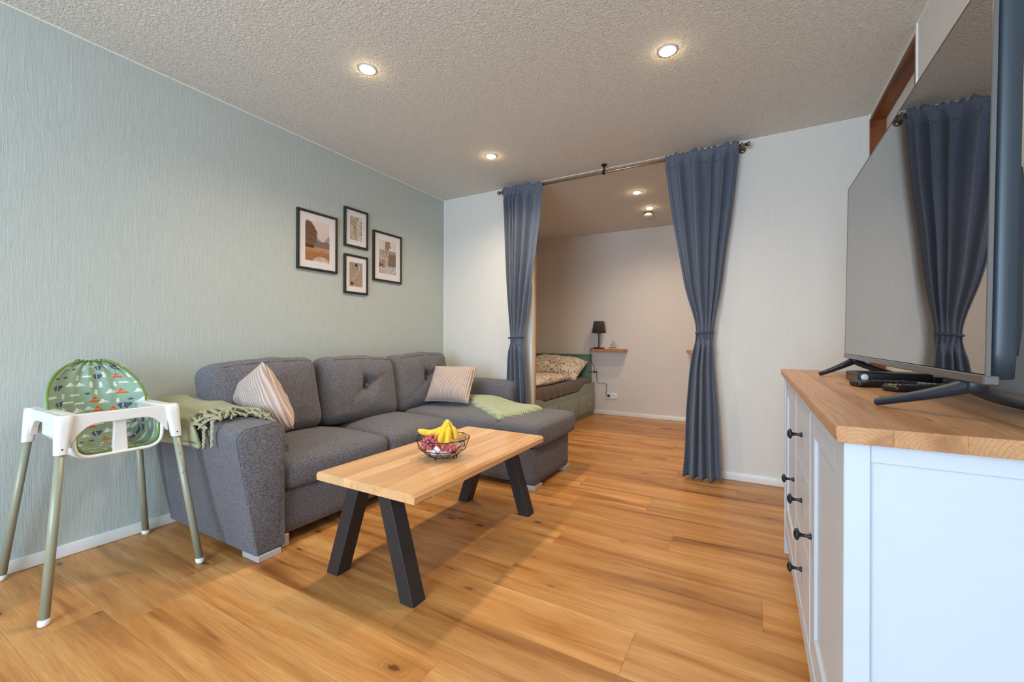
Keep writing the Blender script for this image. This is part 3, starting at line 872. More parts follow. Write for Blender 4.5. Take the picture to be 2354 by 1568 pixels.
# ================================================================== LOOSE CUSHIONS
def pillow(name, label, w, h, t_, Mx, mat, cat='cushion', group=None, n=36, wrink=.006, seed=0, pinch=.07):
    e = empty(name, Mx.translation, label=label, cat=cat, group=group)
    e.matrix_world = Mx
    V = []; F = []
    def P(i, j, s_):
        u, v_ = -1+2*i/n, -1+2*j/n
        x = u*w/2*(1-pinch*(1-v_*v_)*abs(u)); y = v_*h/2*(1-pinch*(1-u*u)*abs(v_))
        z = t_/2*((1-abs(u)**3.2)*(1-abs(v_)**3.2))**.55
        z += wrink*nz(u*3+seed, v_*3, s_)*(1-u*u)*(1-v_*v_)*2
        return (x, y, s_*z)
    for s_ in (1, -1):
        b = len(V)
        V += [P(i, j, s_) for i in range(n+1) for j in range(n+1)]
        for i in range(n):
            for j in range(n):
                q = (b+i*(n+1)+j, b+(i+1)*(n+1)+j, b+(i+1)*(n+1)+j+1, b+i*(n+1)+j+1)
                F.append(q if s_ > 0 else q[::-1])
    o = MB().add(V, F, True).build('cover', mat, e)
    bm = bmesh.new(); bm.from_mesh(o.data); bmesh.ops.remove_doubles(bm, verts=list(bm.verts), dist=1e-5); bm.to_mesh(o.data); bm.free()
    o.data.polygons.foreach_set('use_smooth', [True]*len(o.data.polygons))
    pts = []
    for (a, b_, c_, d) in ((-1, -1, 1, -1), (1, -1, 1, 1), (1, 1, -1, 1), (-1, 1, -1, -1)):
        for k in range(12):
            u = a+(c_-a)*k/12; v_ = b_+(d-b_)*k/12
            pts.append((u*w/2*(1-pinch*(1-v_*v_)*abs(u)), v_*h/2*(1-pinch*(1-u*u)*abs(v_)), 0))
    MB().tube(pts, .003, 6, closed=True).build('edge_seam', mat, e)
    return e
def frame_mat(c, xax, yax):
    xax = Vector(xax).normalized(); yax = Vector(yax); yax = (yax-xax*yax.dot(xax)).normalized(); z = xax.cross(yax)
    return Matrix(((xax.x, yax.x, z.x, c[0]), (xax.y, yax.y, z.y, c[1]), (xax.z, yax.z, z.z, c[2]), (0, 0, 0, 1)))
pillow('corduroy_cushion', 'beige corduroy cushion leaning askew by the fringed throw on the near arm', .40, .38, .18,
       frame_mat((-2.335, 1.335, .655), (.914, -.117, .36), (-.406, -.20, .886)), M['cord'], group='beige corduroy cushions on the sofa', seed=3, wrink=.014, pinch=.05)
pillow('corduroy_cushion', 'beige corduroy cushion standing upright at the far end of the sofa', .395, .345, .18,
       frame_mat((-2.222, 2.865, .640), (.97, .22, .0), (-.26, .50, .80)), M['cord'], group='beige corduroy cushions on the sofa', seed=8)

# ================================================================== THROW ON THE NEAR ARM
T1 = empty('fringed_throw', (-2.45, 1.1, .62), label='folded sage wool throw with twisted fringe over the near sofa arm', cat='blanket')
T1.matrix_world = Matrix.Identity(4)
def throw_path(s_):
    # s_ 0..1 around the arm cross-section, inner edge to hanging outer edge
    pts = [(1.236, .600), (1.225, .640), (1.185, .664), (1.10, .675), (1.04, .668), (1.000, .640), (.988, .600), (.990, .55), (.994, .505)]
    f = s_*(len(pts)-1); i = min(len(pts)-2, int(f)); t_ = f-i
    return pts[i][0]*(1-t_)+pts[i+1][0]*t_, pts[i][1]*(1-t_)+pts[i+1][1]*t_
def throw_surf(iu, iv, lift=0):
    y, z = throw_path(iv)
    x0 = SW+.006; x1 = -2.30+.30*max(0, .55-iv)+.19*max(0, iv-.55)+.02*sin(iv*9)
    x = x0+(x1-x0)*iu
    k = sin(pi*min(1, iu*1.02))**.4
    z2 = z+(.016*nz(x*7, iv*3, 2)+.02*sin(iv*7+x*5)*.4)*(1 if iv < .7 else .2)+.028*(1-iu)*(1 if iv < .72 else 0)*sin(pi*min(1, iv/.72))
    y2 = y-(.014+.006*nz(x*9, 5))*(1 if iv > .6 else 0)
    if iv > .93: z2 += .012*sin(x*5)
    return (x, y2, z2)
solid(MB().surf(throw_surf, 34, 44).build('blanket', M['throw_wool'], T1), .016, 0)
frg = random.Random(21)
def yarn(p0, p1, p2, r=.0052):
    p0, p1, p2 = Vector(p0), Vector(p1), Vector(p2)
    m = MB()
    for s_ in range(2):
        pts = []; N = 16
        for k in range(N+1):
            t_ = k/N
            c = p0*(1-t_)**2+p1*2*t_*(1-t_)+p2*t_*t_
            an = t_*14+s_*pi
            pts.append(c+Vector((cos(an)*r*.55, sin(an)*r*.45, sin(an+1)*r*.45)))
        m.tube(pts, [r*.72]*N+[r*.3], 6)
    m.build('tassel', M['fringe'], T1)
for k in range(64):
    iv = .02+.70*frg.random()
    a = throw_surf(1.0, iv)
    off = frg.uniform(-.02, .055) if k > 20 else -.01
    L = frg.uniform(.05, .10)
    iv2 = min(.68, max(.04, iv+frg.uniform(-.16, .16)))
    y, z = throw_path(iv); y2, z2 = throw_path(iv2)
    zb0 = z-.026+(.02 if k > 20 else .03)*frg.random() if off > 0 else a[2]+.006
    yarn((a[0]+off, a[1], zb0), (a[0]+off+L*.55, (a[1]+y2)/2+frg.uniform(-.025, .025), max(z, z2)+frg.uniform(-.02, .022)), (a[0]+off+L, y2+.004, z2-.030+frg.uniform(0, .016)), frg.uniform(.0050, .0068))
for (yy, x0, l, zt) in ((.986, -2.112, .085, .615), (.984, -2.18, .045, .565)):
    yarn((x0-.03, yy+.012, zt+.03), (x0+.01, yy-.004, zt), (x0+.004, yy-.004, zt-l), .0066)

# ================================================================== THROW ON THE CHAISE
T2 = empty('waffle_throw', (-1.85, 2.9, .46), label='folded light green waffle throw lying across the chaise', cat='blanket')
T2.matrix_world = Matrix.Identity(4)
def t2_layer(zo, grow, name, seed):
    A = Vector((-2.29, 3.10)); B = Vector((-1.98, 3.205)); C = Vector((-1.43-.03*grow, 3.02)); Dd = Vector((-1.555, 2.545+.02*grow))
    def f(iu, iv):
        p0 = A*(1-iu)+B*iu if False else None
        a = A*(1-iv)+Dd*iv; b = B*(1-iv)+C*iv
        p2 = a*(1-iu)+b*iu
        edge = min(iu, 1-iu, iv, 1-iv)
        h = (1-math.exp(-edge/.030))
        z = .449+zo*h+.012*h*nz(p2.x*5+seed, p2.y*6, 1)+.014*h*sin(iv*4+iu*2.5)*.5+.018*max(0, 1-iv*1.6)*h
        p2 = p2+Vector((.012*nz(iv*4, seed), .012*nz(iu*5, seed, 3)))
        return (p2.x, p2.y, z)
    o = MB().surf(f, 34, 40).build(name, M['waffle'], T2); solid(o, .012, 0); return o
t2_layer(.016, 1, 'lower_fold', 2)
t2_layer(.034, .5, 'middle_fold', 4)
t2_layer(.052, 0, 'upper_fold', 6)

# ================================================================== COFFEE TABLE
TX0, TX1, TY0, TY1, TZ = -1.632, -1.072, 1.166, 2.266, .450
TB = empty('coffee_table', ((TX0+TX1)/2, (TY0+TY1)/2, 0), label='oak coffee table with angled black steel legs in front of the sofa', cat='table')
TB.matrix_world = Matrix.Identity(4)
th = .036
tt = empty('table_top', (0, 0, 0)); tt.parent = TB
nst = 7; edges = [TX0]
ws = [.10, .075, .072, .085, .085, .083, .06]; s_ = sum(ws); x = TX0
for w in ws: x += w/s_*(TX1-TX0); edges.append(x)
ch = .011
for i in range(nst):
    a, b = edges[i], edges[i+1]
    z0, z1 = TZ-th, TZ
    P = [(a, z0), (b, z0), (b, z1), (a, z1)]
    if i == 0: P = [(a+.002, z0), (b, z0), (b, z1), (a+ch, z1), (a, z1-ch)]
    if i == nst-1: P = [(a, z0), (b-.002, z0), (b, z1-ch*1.0), (b-ch, z1), (a, z1)]
    cx, cy = (a+b)/2, (TY0+TY1)/2
    o = MB().prism([(px-cx, pz-TZ) for px, pz in P], 1, TY0-cy, TY1-cy, .0008, 1).build('stave', M['table_oak'], tt, loc=(cx, cy, TZ))
for y in (TY0+.075, TY1-.075):
    ty = y+.0
    MB().box(TX0+.055, TX1-.012, ty-.035, ty+.035, TZ-th-.008, TZ-th, .001, 1).build('mounting_plate', M['black_metal'], TB)
    for sgn, xb, xt in ((-1, -1.583, -1.446), (1, -1.146, -1.275)):
        hw = .0345
        P = [(xb-hw, 0), (xb+hw, 0), (xt+hw, TZ-th-.008), (xt-hw, TZ-th-.008)]
        MB().prism(P, 1, y-.035, y+.035, .0025, 2, False).build('leg', M['black_metal'], TB)

# ================================================================== FRUIT BOWL
BR = empty('fruit_bowl', (-1.305, 1.618, TZ), rz=radians(YAW), label='black geometric wire fruit bowl on the coffee table', cat='bowl')
n9 = 9
def ring(r, z, off): return [Vector((r*cos(2*pi*(i+off)/n9), r*sin(2*pi*(i+off)/n9), z)) for i in range(n9)]
RA, RB, RC = ring(.131, .096, .2), ring(.114, .046, .7), ring(.066, .010, .2)
def wire(name, segs, r=.0017):
    m = MB()
    for a, b in segs: m.tube([a, b], r, 6)
    m.build(name, M['wire'], BR)
wire('rim', [(RA[i], RA[(i+1) % n9]) for i in range(n9)], .0021)
wire('middle_ring', [(RB[i], RB[(i+1) % n9]) for i in range(n9)])
wire('base_ring', [(RC[i], RC[(i+1) % n9]) for i in range(n9)])
wire('upper_struts', [(RA[i], RB[i]) for i in range(n9)]+[(RA[(i+1) % n9], RB[i]) for i in range(n9)], .0013)
wire('lower_struts', [(RB[i], RC[i]) for i in range(n9)]+[(RB[i], RC[(i+1) % n9]) for i in range(n9)], .0013)
for i in (0, 2, 4, 6, 8):
    MB().lathe([(0, 0), (.003, .0006), (.0045, .0035), (.0035, .0075), (.001, .010), (0, .010)], 12, Matrix.Translation((RC[i].x, RC[i].y, 0))).build('ball_foot', M['wire'], BR)
fc = Vector((-1.305, 1.618, TZ)); fR = Matrix.Rotation(radians(YAW), 4, 'Z')
def fw(a, b, z): return tuple(fc+fR @ Vector((a, b, z)))
# napkin
NP = empty('paper_napkin', fw(0, 0, .011), rz=radians(YAW), label='white paper napkin lining the wire fruit bowl', cat='napkin')
def nap(iu, iv):
    a = 2*pi*iu; rt = max(0, cos(a))**2
    r = (.096+.022*rt)*iv*(1+.03*sin(4*a+.5))
    z = .003+.034*(iv**2.6)+.042*rt*iv**3+.003*nz(cos(a)*3, sin(a)*3, iv*2)
    return (r*cos(a), r*sin(a), z)
solid(MB().surf(nap, 48, 12).build('sheet', M['napkin'], NP), .0012)
solid(MB().add([(-.046, -.080, .020), (.026, -.088, .020), (-.012, -.113, .072), (-.030, -.099, .046), (.008, -.102, .046)], [(0, 1, 4, 3), (3, 4, 2)], True).build('folded_corner', M['napkin'], NP), .0012)
# kiwis
for k, (a, b, z, rx, rz_, lab) in enumerate(((.080, .014, .078, .031, .4, 'brown kiwi fruit on top at the right rim of the wire bowl'), (.062, -.030, .064, .030, -.5, 'brown kiwi fruit lying lower, behind the small grape bunch in the bowl'))):
    e = empty('kiwi', fw(a, b, z), rz=radians(YAW)+rz_, label=lab, cat='kiwi', group='kiwis in the fruit bowl')
    MB().lathe([(rx*.86*sin(pi*i/16), -rx*1.18*cos(pi*i/16)) for i in range(17)], 24, Matrix.Rotation(radians(62), 4, 'Y')).build('fruit', M['kiwi'], e)
    MB().lathe([(0, .003), (.004, .002), (.005, -.002)], 10, Matrix.Rotation(radians(62), 4, 'Y') @ Matrix.Translation((0, 0, rx*1.16))).build('stem_end', M['frame_black'], e)
# bananas
BN = empty('banana_bunch', fw(.015, .02, .03), rz=radians(YAW), label='bunch of yellow bananas standing in the wire fruit bowl', cat='bananas')
bo = Vector((.015, .02, .03))
def banana(p):
    pts = [Vector(q)-bo for q in p]; N = 26; C = []
    for i in range(N+1):
        t_ = i/N; n = len(pts)-1
        # bezier of 4 points
        C.append(pts[0]*(1-t_)**3+pts[1]*3*t_*(1-t_)**2+pts[2]*3*t_*t_*(1-t_)+pts[3]*t_**3)
    rr = []
    for i in range(N+1):
        t_ = i/N
        r = .0165*min(1, (.42+max(0, t_-.16)*2.6))
        if t_ < .18: r = .0068
        elif t_ < .34: r = .0068+(.0165-.0068)*((t_-.18)/.16)
        if t_ > .86: r = .0165*(1-((t_-.86)/.14)**1.6*.72)
        rr.append(r)
    o = MB().tube(C, rr, 6, smooth=False).build('banana', M['banana'], BN); autosmooth(o, 80)
    MB().tube([C[-1], C[-1]+(C[-1]-C[-2]).normalized()*.004], [.004, .003], 8).build('tip', M['frame_black'], o)
def top(k): return (.019+.0062*(k-2), .022-.004*sin(pi*k/4)*2, .164)
banana((top(0), (-.012, .034, .112), (-.075, .064, .088), (-.131, .036, .122)))
banana((top(1), (-.006, .010, .128), (-.040, .004, .108), (-.040, -.014, .045)))
banana((top(2), (.008, .002, .128), (-.014, -.034, .112), (-.010, -.042, .040)))
banana((top(3), (.026, .002, .128), (.036, -.038, .112), (.020, -.044, .040)))
banana((top(4), (.046, .020, .126), (.074, .008, .104), (.054, .004, .040)))
MB().tube([Vector((.019, .021, .156))-bo, Vector((.019, .022, .168))-bo, Vector((.020, .023, .176))-bo], [.0165, .0135, .0085], 10).build('crown', M['banana_tip'], BN)
# grapes
def grapes(label, spots, stem):
    o0 = Vector(spots[0])
    e = empty('grape_bunch', fw(*o0), rz=radians(YAW), label=label, cat='grapes', group='red grapes in the fruit bowl')
    m0 = None
    for (a, b, z) in spots:
        if m0 is None:
            m = MB().lathe([(.0102*sin(pi*i/8), -.0116*cos(pi*i/8)) for i in range(9)], 12).build('grape', M['grape'], e)
            m0 = m.data
        else:
            m = bpy.data.objects.new('grape', m0); COL.objects.link(m); m.parent = e
        m.location = Vector((a, b, z))-o0
        m.rotation_euler = (frg.uniform(-1, 1), frg.uniform(-1, 1), frg.uniform(0, 3))
    MB().tube([Vector(p)-o0 for p in stem], .0016, 6).build('stem', M['leg_green'], e)
def heap(cx, cy, rx, ry, zb, ht, n, seed):
    r_ = random.Random(seed); out = []
    tries = 0
    while len(out) < n and tries < 9000:
        tries += 1
        a, q = r_.uniform(0, 2*pi), sqrt(r_.random())
        x, y = cx+rx*q*cos(a), cy+ry*q*sin(a)
        zz = zb+ht*(1-q*q)*r_.uniform(.35, 1)
        if sqrt(x*x+y*y) > .108 or (y < -.084 and -.055 < x < .030): continue
        lim = .003+.036*(sqrt(x*x+y*y)/.098)**2.6
        zz = max(zz, lim+.0125)
        if all((Vector((x, y, zz))-Vector(o)).length > .0150 for o in out): out.append((x, y, zz))
    return out
grapes('large bunch of red grapes at the left front of the wire bowl', heap(-.052, -.052, .052, .046, .045, .070, 60, 4), [(-.05, -.04, .06), (-.03, -.02, .10), (-.01, 0, .10)])
grapes('smaller bunch of red grapes at the right front of the wire bowl', heap(.030, -.074, .046, .026, .038, .040, 34, 9), [(.03, -.07, .05), (.045, -.05, .075), (.06, -.04, .078)])

# ================================================================== HIGH CHAIR
HX, HY = -2.475, .727
HC = empty('high_chair', (HX, HY, 0), label='white plastic high chair with grey-green legs standing at the sage wall', cat='high chair')
ZT = .727
def legpts(sx, sy):
    return Vector((sx*.292, sy*.245, 0)), Vector((sx*.185, sy*.170, ZT))
for sx in (-1, 1):
    for sy in (-1, 1):
        b, tp = legpts(sx, sy)
        if sx < 0: b = Vector((-.272, sy*.245, 0))
        d = (tp-b)
        p0 = b+d*(.012/ZT); p1 = b+d*.88
        lg = MB().tube([p0, p1], .0145, 18).build('leg', M['leg_green'], HC)
        MB().lathe([(0, 0), (.010, 0), (.0165, .005), (.0175, .012), (.0165, .02), (.0150, .024)], 18, Matrix.Translation((b.x, b.y, 0)) @ Matrix.Shear('XY', 4, (d.x/ZT, d.y/ZT))).build('foot_cap', M['white_plastic'], lg)
        # tapered socket block
        m = MB()
        V = []
        prof = [(ZT-.145, .0175), (ZT-.09, .021), (ZT-.03, .0255), (ZT-.006, .0265), (ZT, .022)]
        for z, hw in prof:
            c = b+d*(z/ZT)
            for k in range(20):
                a = 2*pi*k/20
                ex = 4.0
                cx_, sy_ = cos(a), sin(a)
                q = (abs(cx_)**ex+abs(sy_)**ex)**(-1/ex)
                V.append((c.x+q*cx_*hw, c.y+q*sy_*hw, z))
        F = [(i*20+k, i*20+(k+1) % 20, (i+1)*20+(k+1) % 20, (i+1)*20+k) for i in range(len(prof)-1) for k in range(20)]
        F.append(tuple(range(20))[::-1]); F.append(tuple((len(prof)-1)*20+k for k in range(20)))
        m.add(V, F, True); so = m.build('leg_socket', M['white_plastic'], HC); autosmooth(so, 45)
        if sx > 0:
            c = b+d*((ZT-.125)/ZT)
            MB().lathe([(0, .0008), (.0028, .0008), (.0032, -.001)], 10, Matrix.Translation((c.x+.0188, c.y, c.z)) @ Matrix.Rotation(pi/2, 4, 'Y')).build('rivet', M['cable'], so)
M['pink'] = plain('pink_ink', rgb(226, 96, 132), .6)
b_, t_p = legpts(1, 1); dl = t_p-b_
for z_, dz_, dy_ in ((.535, .016, .002), (.498, .012, -.004), (.415, .012, .016)):
    c0 = b_+dl*(z_/ZT); c1 = b_+dl*((z_+dz_)/ZT)
    MB().tube([(c0.x+.0142, c0.y-.004-dy_*.5, z_), (c1.x+.0142, c1.y-.004+dy_*.5, z_+dz_)], .0013, 6).build('pen_mark', M['pink'], HC, 'pink pen mark on the leg')
# arched bars between the sockets
def arch(w, zlow, n=14):
    P = [(-w, ZT-.002), (w, ZT-.002), (w, zlow)]
    for i in range(n+1):
        a = i/n
        y = w-2*w*a
        q = abs(y)/w
        z = ZT-.044-(ZT-.044-zlow)*max(0, (q-.42)/.58)**2.4
        P.append((y, z))
    P.append((-w, zlow))
    return P
fo = MB().prism(arch(.155, ZT-.115), 0, .178, .200, .002, 1).build('front_bar', M['white_plastic'], HC)
MB().prism(arch(.155, ZT-.115), 0, -.200, -.178, .002, 1).build('rear_bar', M['white_plastic'], HC)
for sy in (-1, 1):
    MB().prism(arch(.170, ZT-.115), 1, sy*.175-.011, sy*.175+.011, .002, 1).build('side_bar', M['white_plastic'], HC)
    # flat rim on top between the bars and the tub
    MB().box(-.185, .18, sy*.150-.018, sy*.150+.018, ZT-.012, ZT-.001, .003, 2).build('side_rim', M['white_plastic'], HC)
# tub: lower lip, leg post and outer shell
MB().prism([(-.020, ZT-.040), (.020, ZT-.040), (.023, ZT-.12), (.026, ZT-.176), (-.026, ZT-.176), (-.023, ZT-.12)], 0, .160, .178, .004, 2).build('leg_post', M['white_plastic'], HC)
for sy in (-1, 1):
    MB().prism([(sy*.140, ZT-.01), (sy*.165, ZT-.01), (sy*.165, ZT-.105), (sy*.142, ZT-.13)], 0, -.10, .172, .003, 1).build('tub_wall', M['white_plastic'], HC)
# cover: path in x,z from the front lip over the seat and up the back
path = [(.158, -.172), (.10, -.178), (0, -.178), (-.075, -.168), (-.112, -.135), (-.128, -.085), (-.140, -.03), (-.152, .03), (-.163, .085), (-.171, .135), (-.175, .168), (-.176, .184)]
def cov(iu, iv, off=0.0):
    f = iv*(len(path)-1); i = min(len(path)-2, int(f)); t_ = f-i
    def cr(c_):
        p0, p1, p2, p3 = path[max(0, i-1)][c_], path[i][c_], path[i+1][c_], path[min(len(path)-1, i+2)][c_]
        return .5*(2*p1+(p2-p0)*t_+(2*p0-5*p1+4*p2-p3)*t_*t_+(3*p1-p0-3*p2+p3)*t_**3)
    x, z = cr(0), cr(1)
    s_ = -1+2*iu
    # half width along the path
    if z < -.14: w = .134
    elif z < .0: w = .142+.02*(z+.14)/.14
    else:
        q = min(1, z/.190); w = .162*sqrt(max(0.0, 1-q**2.2))
    y = s_*w
    as_ = abs(s_); sg = 1 if s_ >= 0 else -1
    # seat zone: flat bottom, round corner, upright side wall
    rc = .048
    if as_ < .6: ys, zs_ = (w-rc)*as_/.6, 0.0
    else:
        q = (as_-.6)/.4
        if q < .55: aa = q/.55*pi/2; ys, zs_ = (w-rc)+rc*sin(aa), rc*(1-cos(aa))
        else: ys, zs_ = w, rc+(q-.55)/.45*.085
    # back zone: sides wrap forwards
    k = max(0, 1-max(0, (z-.02))/.16)
    xb = (.085*k+.010)*as_**3
    kk = max(0, min(1, (iv-.24)/.22)); kk = kk*kk*(3-2*kk)
    y = sg*(ys*(1-kk)+as_*w*kk); zc = z+zs_*(1-kk); xc = x+xb*kk
    xc += .006*nz(s_*6, iv*5, 2)*(.3+.7*kk)+.004*sin(s_*16+iv*3)*(iv > .45)*(1-max(0, (iv-.9))*8)
    return (xc+.014, y, zc+ZT+.006)
lip = [cov(i/48, 0) for i in range(49)]
lip = [(x+.010, y*1.05, z-.012 if abs(y) < .13 else z-.006) for x, y, z in lip]
MB().tube(lip, .0065, 10).build('tub_lip', M['white_plastic'], HC)
NU, NV = 260, 360
o = MB().surf(cov, NU, NV).build('seat_cover', M['kids_print'], HC, label='sage green cover printed with small mountains, trees and bears')
ca = o.data.color_attributes.new('print', 'FLOAT_COLOR', 'POINT')
kr = random.Random(12)
GREEN = L3(146, 170, 146)
motifs = []
OR, WH, NV_ = L3(206, 88, 30), L3(226, 232, 224), L3(74, 78, 104)
rows = 16
for r_ in range(rows):
    for c_ in range(8):
        kind = kr.choice(['tri_o', 'tree', 'tree', 'bear', 'cloud', 'mount', 'tri_o', 'leaf', 'tree', 'bear', 'mount', 'tree', 'cloud'])
        motifs.append((kind, (c_+.5+.5*(r_ % 2)+kr.uniform(-.2, .2))/8*.32, (r_+.5+kr.uniform(-.2, .2))/rows*.60, kr.uniform(.85, 1.2)))
bins = {}
for m_ in motifs:
    for di in (-1, 0, 1):
        for dj in (-1, 0, 1): bins.setdefault((int(m_[1]/.04)+di, int(m_[2]/.04)+dj), []).append(m_)
def kid(u, v_):   # metres on the cloth
    col = GREEN
    if nz(u*160, v_*160, 5) > .55: col = L3(166, 184, 164)
    for kind, mu, mv, s_ in bins.get((int(u/.04), int(v_/.04)), ()):
        x, y = (u-mu)/s_, (v_-mv)/s_
        if abs(x) > .026 or abs(y) > .02: continue
        if kind == 'tri_o':
            if -.010 < y < .012-abs(x)*1.15: col = OR
            if -.010 < y < .012-abs(x)*1.15 and abs(y+.001-.002*sin(x*700)) < .0011: col = L3(236, 180, 140)
        elif kind == 'mount':
            if -.010 < y < .011-abs(x)*1.25: col = WH
            if -.010 < y < .004-abs(x-.011)*1.25: col = L3(196, 212, 198)
        elif kind == 'tree':
            for q in range(3):
                yy = y+.011-q*.0072
                if 0 < yy < .0088-abs(x)*1.1: col = WH
            if abs(x) < .0011 and -.015 < y < -.010: col = WH
        elif kind == 'bear':
            if (x/.017)**2+(y/.010)**2 < 1: col = NV_ if nz(u*420, v_*420) < .5 else L3(150, 156, 176)
            if ((x-.014)/.006)**2+((y-.004)/.006)**2 < 1: col = NV_
            if .003 < abs(x) < .011 and abs(abs(x)-.007) < .0035 and -.013 < y < -.004: col = NV_
            if abs(x+.002) < .0011 and (x/.017)**2+(y/.0085)**2 < 1: col = WH
        elif kind == 'cloud':
            for q in (-.010, 0, .010):
                if (x-q)**2+(y+.003)**2 < .0065**2 and y > -.004: col = WH
        elif kind == 'leaf':
            for q in (-.9, -.3, .3, .9):
                al = x*sin(q)+(y+.006)*cos(q); pr = x*cos(q)-(y+.006)*sin(q)
                if 0 < al < .014 and abs(pr) < .0024*(1-abs(al-.007)/.008): col = NV_
    return col
plen = [0.0]
for j in range(NV):
    f0, f1 = cov(.5, j/NV), cov(.5, (j+1)/NV)
    plen.append(plen[-1]+(Vector(f1)-Vector(f0)).length)
buf = []
for i in range(NU+1):
    for j in range(NV+1):
        c3 = kid(i/NU*.32, plen[j]); buf += [c3[0], c3[1], c3[2], 1]
ca.data.foreach_set('color', buf)
solid(o, .012, -1)
rimp = [cov(0, j/60) for j in range(0, 61)]+[cov(i/30, 1) for i in range(1, 31)]+[cov(1, 1-j/60) for j in range(1, 61)]
MB().tube(rimp, .0045, 6).build('cover_piping', M['piping'], HC)
MB().tube([cov(i/30, .0) for i in range(31)], .0045, 6).build('cover_piping', M['piping'], HC)
# white back shell behind the cover
def shell(iu, iv):
    x, y, z = cov(iu, .42+.56*iv); return (x-.020, y*1.01, z-.004)
solid(MB().surf(shell, 30, 30).build('back_shell', M['white_plastic'], HC), .004, -1)
def tubf(iu, iv):
    x, y, z = cov(iu, .0+.46*iv); return (x+.002, y*1.045, z-.017)
solid(MB().surf(tubf, 30, 24).build('tub_shell', M['white_plastic'], HC), .004, -1)

# ================================================================== SIDEBOARD
SX0, SX1, SY0, SY1 = .123, .600, .8897, 2.4597
SB = empty('sideboard', ((SX0+SX1)/2, (SY0+SY1)/2, 0), label='white sideboard with stained pine top under the television', cat='sideboard')
SB.matrix_world = Matrix.Identity(4)
cx0, cy0, cy1, zt = SX0+.014, SY0+.020, SY1-.020, .852
tp = empty('pine_top', (0, 0, 0)); tp.parent = SB
ed = [SX0]; ws = [.075, .085, .11, .09, .117]; s_ = sum(ws); x = SX0
for w in ws: x += w/s_*(SX1-SX0); ed.append(x)
for i in range(5):
    a, b = ed[i], ed[i+1]; ccx, ccy = (a+b)/2, (SY0+SY1)/2
    P = [(a, .852), (b, .852), (b, .88), (a, .88)]
    if i == 0: P = [(a+.002, .852), (b, .852), (b, .88), (a+.003, .88), (a, .877)]
    MB().prism([(px-ccx, pz-.88) for px, pz in P], 1, SY0-ccy, SY1-ccy, .0007, 1).build('stave', M['pine'], tp, loc=(ccx, ccy, .88))
LW = .036
for lx in (cx0, SX1-.02-LW):
    for ly in (cy0, cy1-LW):
        MB().box(lx, lx+LW, ly, ly+LW, 0, zt, .0015, 1).build('leg', M['white_cab'], SB)
for ly, nm in ((cy0+.006, 1), (cy1-.022, -1)):
    pn = empty('end_panel', (0, 0, 0)); pn.parent = SB
    MB().box(cx0+LW, SX1-.02-LW, ly, ly+.016, zt-.034, zt, .0012, 1).build('top_rail', M['white_cab'], pn)
    MB().box(cx0+LW, SX1-.02-LW, ly, ly+.016, .11, .145, .0012, 1).build('bottom_rail', M['white_cab'], pn)
    MB().box(cx0+LW, SX1-.02-LW, ly+.006, ly+.014, .145, zt-.034).build('panel', M['white_cab'], pn)
MB().box(SX1-.03, SX1-.02, cy0+LW, cy1-LW, .11, zt).build('back_board', M['white_cab'], SB)
MB().box(cx0+.03, SX1-.03, cy0+LW, cy1-LW, .125, .14).build('bottom_board', M['white_cab'], SB)
MB().box(cx0+.002, cx0+.02, cy0+LW, cy1-LW, .105, .165, .0012, 1).build('apron', M['white_cab'], SB)
MB().box(cx0+.002, cx0+.02, cy0+LW, cy1-LW, .822, zt, .0012, 1).build('top_rail', M['white_cab'], SB)
YD0, YD1 = 1.437, 1.868
for y in (YD0, YD1):
    MB().box(cx0+.003, cx0+.02, y-.008, y+.008, .165, .822, .001, 1).build('divider', M['white_cab'], SB)
def knob(parent, y, z):
    prof = [(0, -.041), (.006, -.0405), (.0135, -.037), (.0165, -.033), (.0155, -.030), (.008, -.027), (.0048, -.022), (.0045, -.010), (.0075, -.004), (.0085, 0)]
    MB().lathe(prof, 20, Matrix.Translation((cx0+.0045, y, z)) @ Matrix.Rotation(pi/2, 4, 'Y')).build('knob', M['knob'], parent)
def door(y0, y1, z0, z1, st, ky, kz, nst=None):
    d = empty('door', (0, 0, 0)); d.parent = SB
    X0_, X1_ = cx0+.0045, cx0+.0215
    for a, b in ((y0, y0+st), (y1-st, y1)): MB().box(X0_, X1_, a, b, z0, z1, .0012, 1).build('stile', M['white_cab'], d)
    for a, b in ((z0, z0+st*.9), (z1-st*.6, z1)): MB().box(X0_, X1_, y0+st, y1-st, a, b, .0012, 1).build('rail', M['white_cab'], d)
    MB().box(X0_+.007, X1_-.002, y0+st, y1-st, z0+st*.9, z1-st*.6).build('panel', M['white_cab'], d)
    knob(d, ky, kz)
door(cy0+LW+.003, YD0-.010, .168, .819, .085, 1.405, .487)
door(YD1+.010, cy1-LW-.003, .168, .819, .085, 1.945, .487)
zs = [.168, .394, .614, .819]
for i in range(3):
    d = empty('drawer', (0, 0, 0)); d.parent = SB
    MB().box(cx0+.0045, cx0+.0215, YD0+.010, YD1-.010, zs[i]+.002, zs[i+1]-.002, .0012, 1).build('drawer_front', M['white_cab'], d)
    knob(d, (YD0+YD1)/2, (zs[i]+zs[i+1])/2)

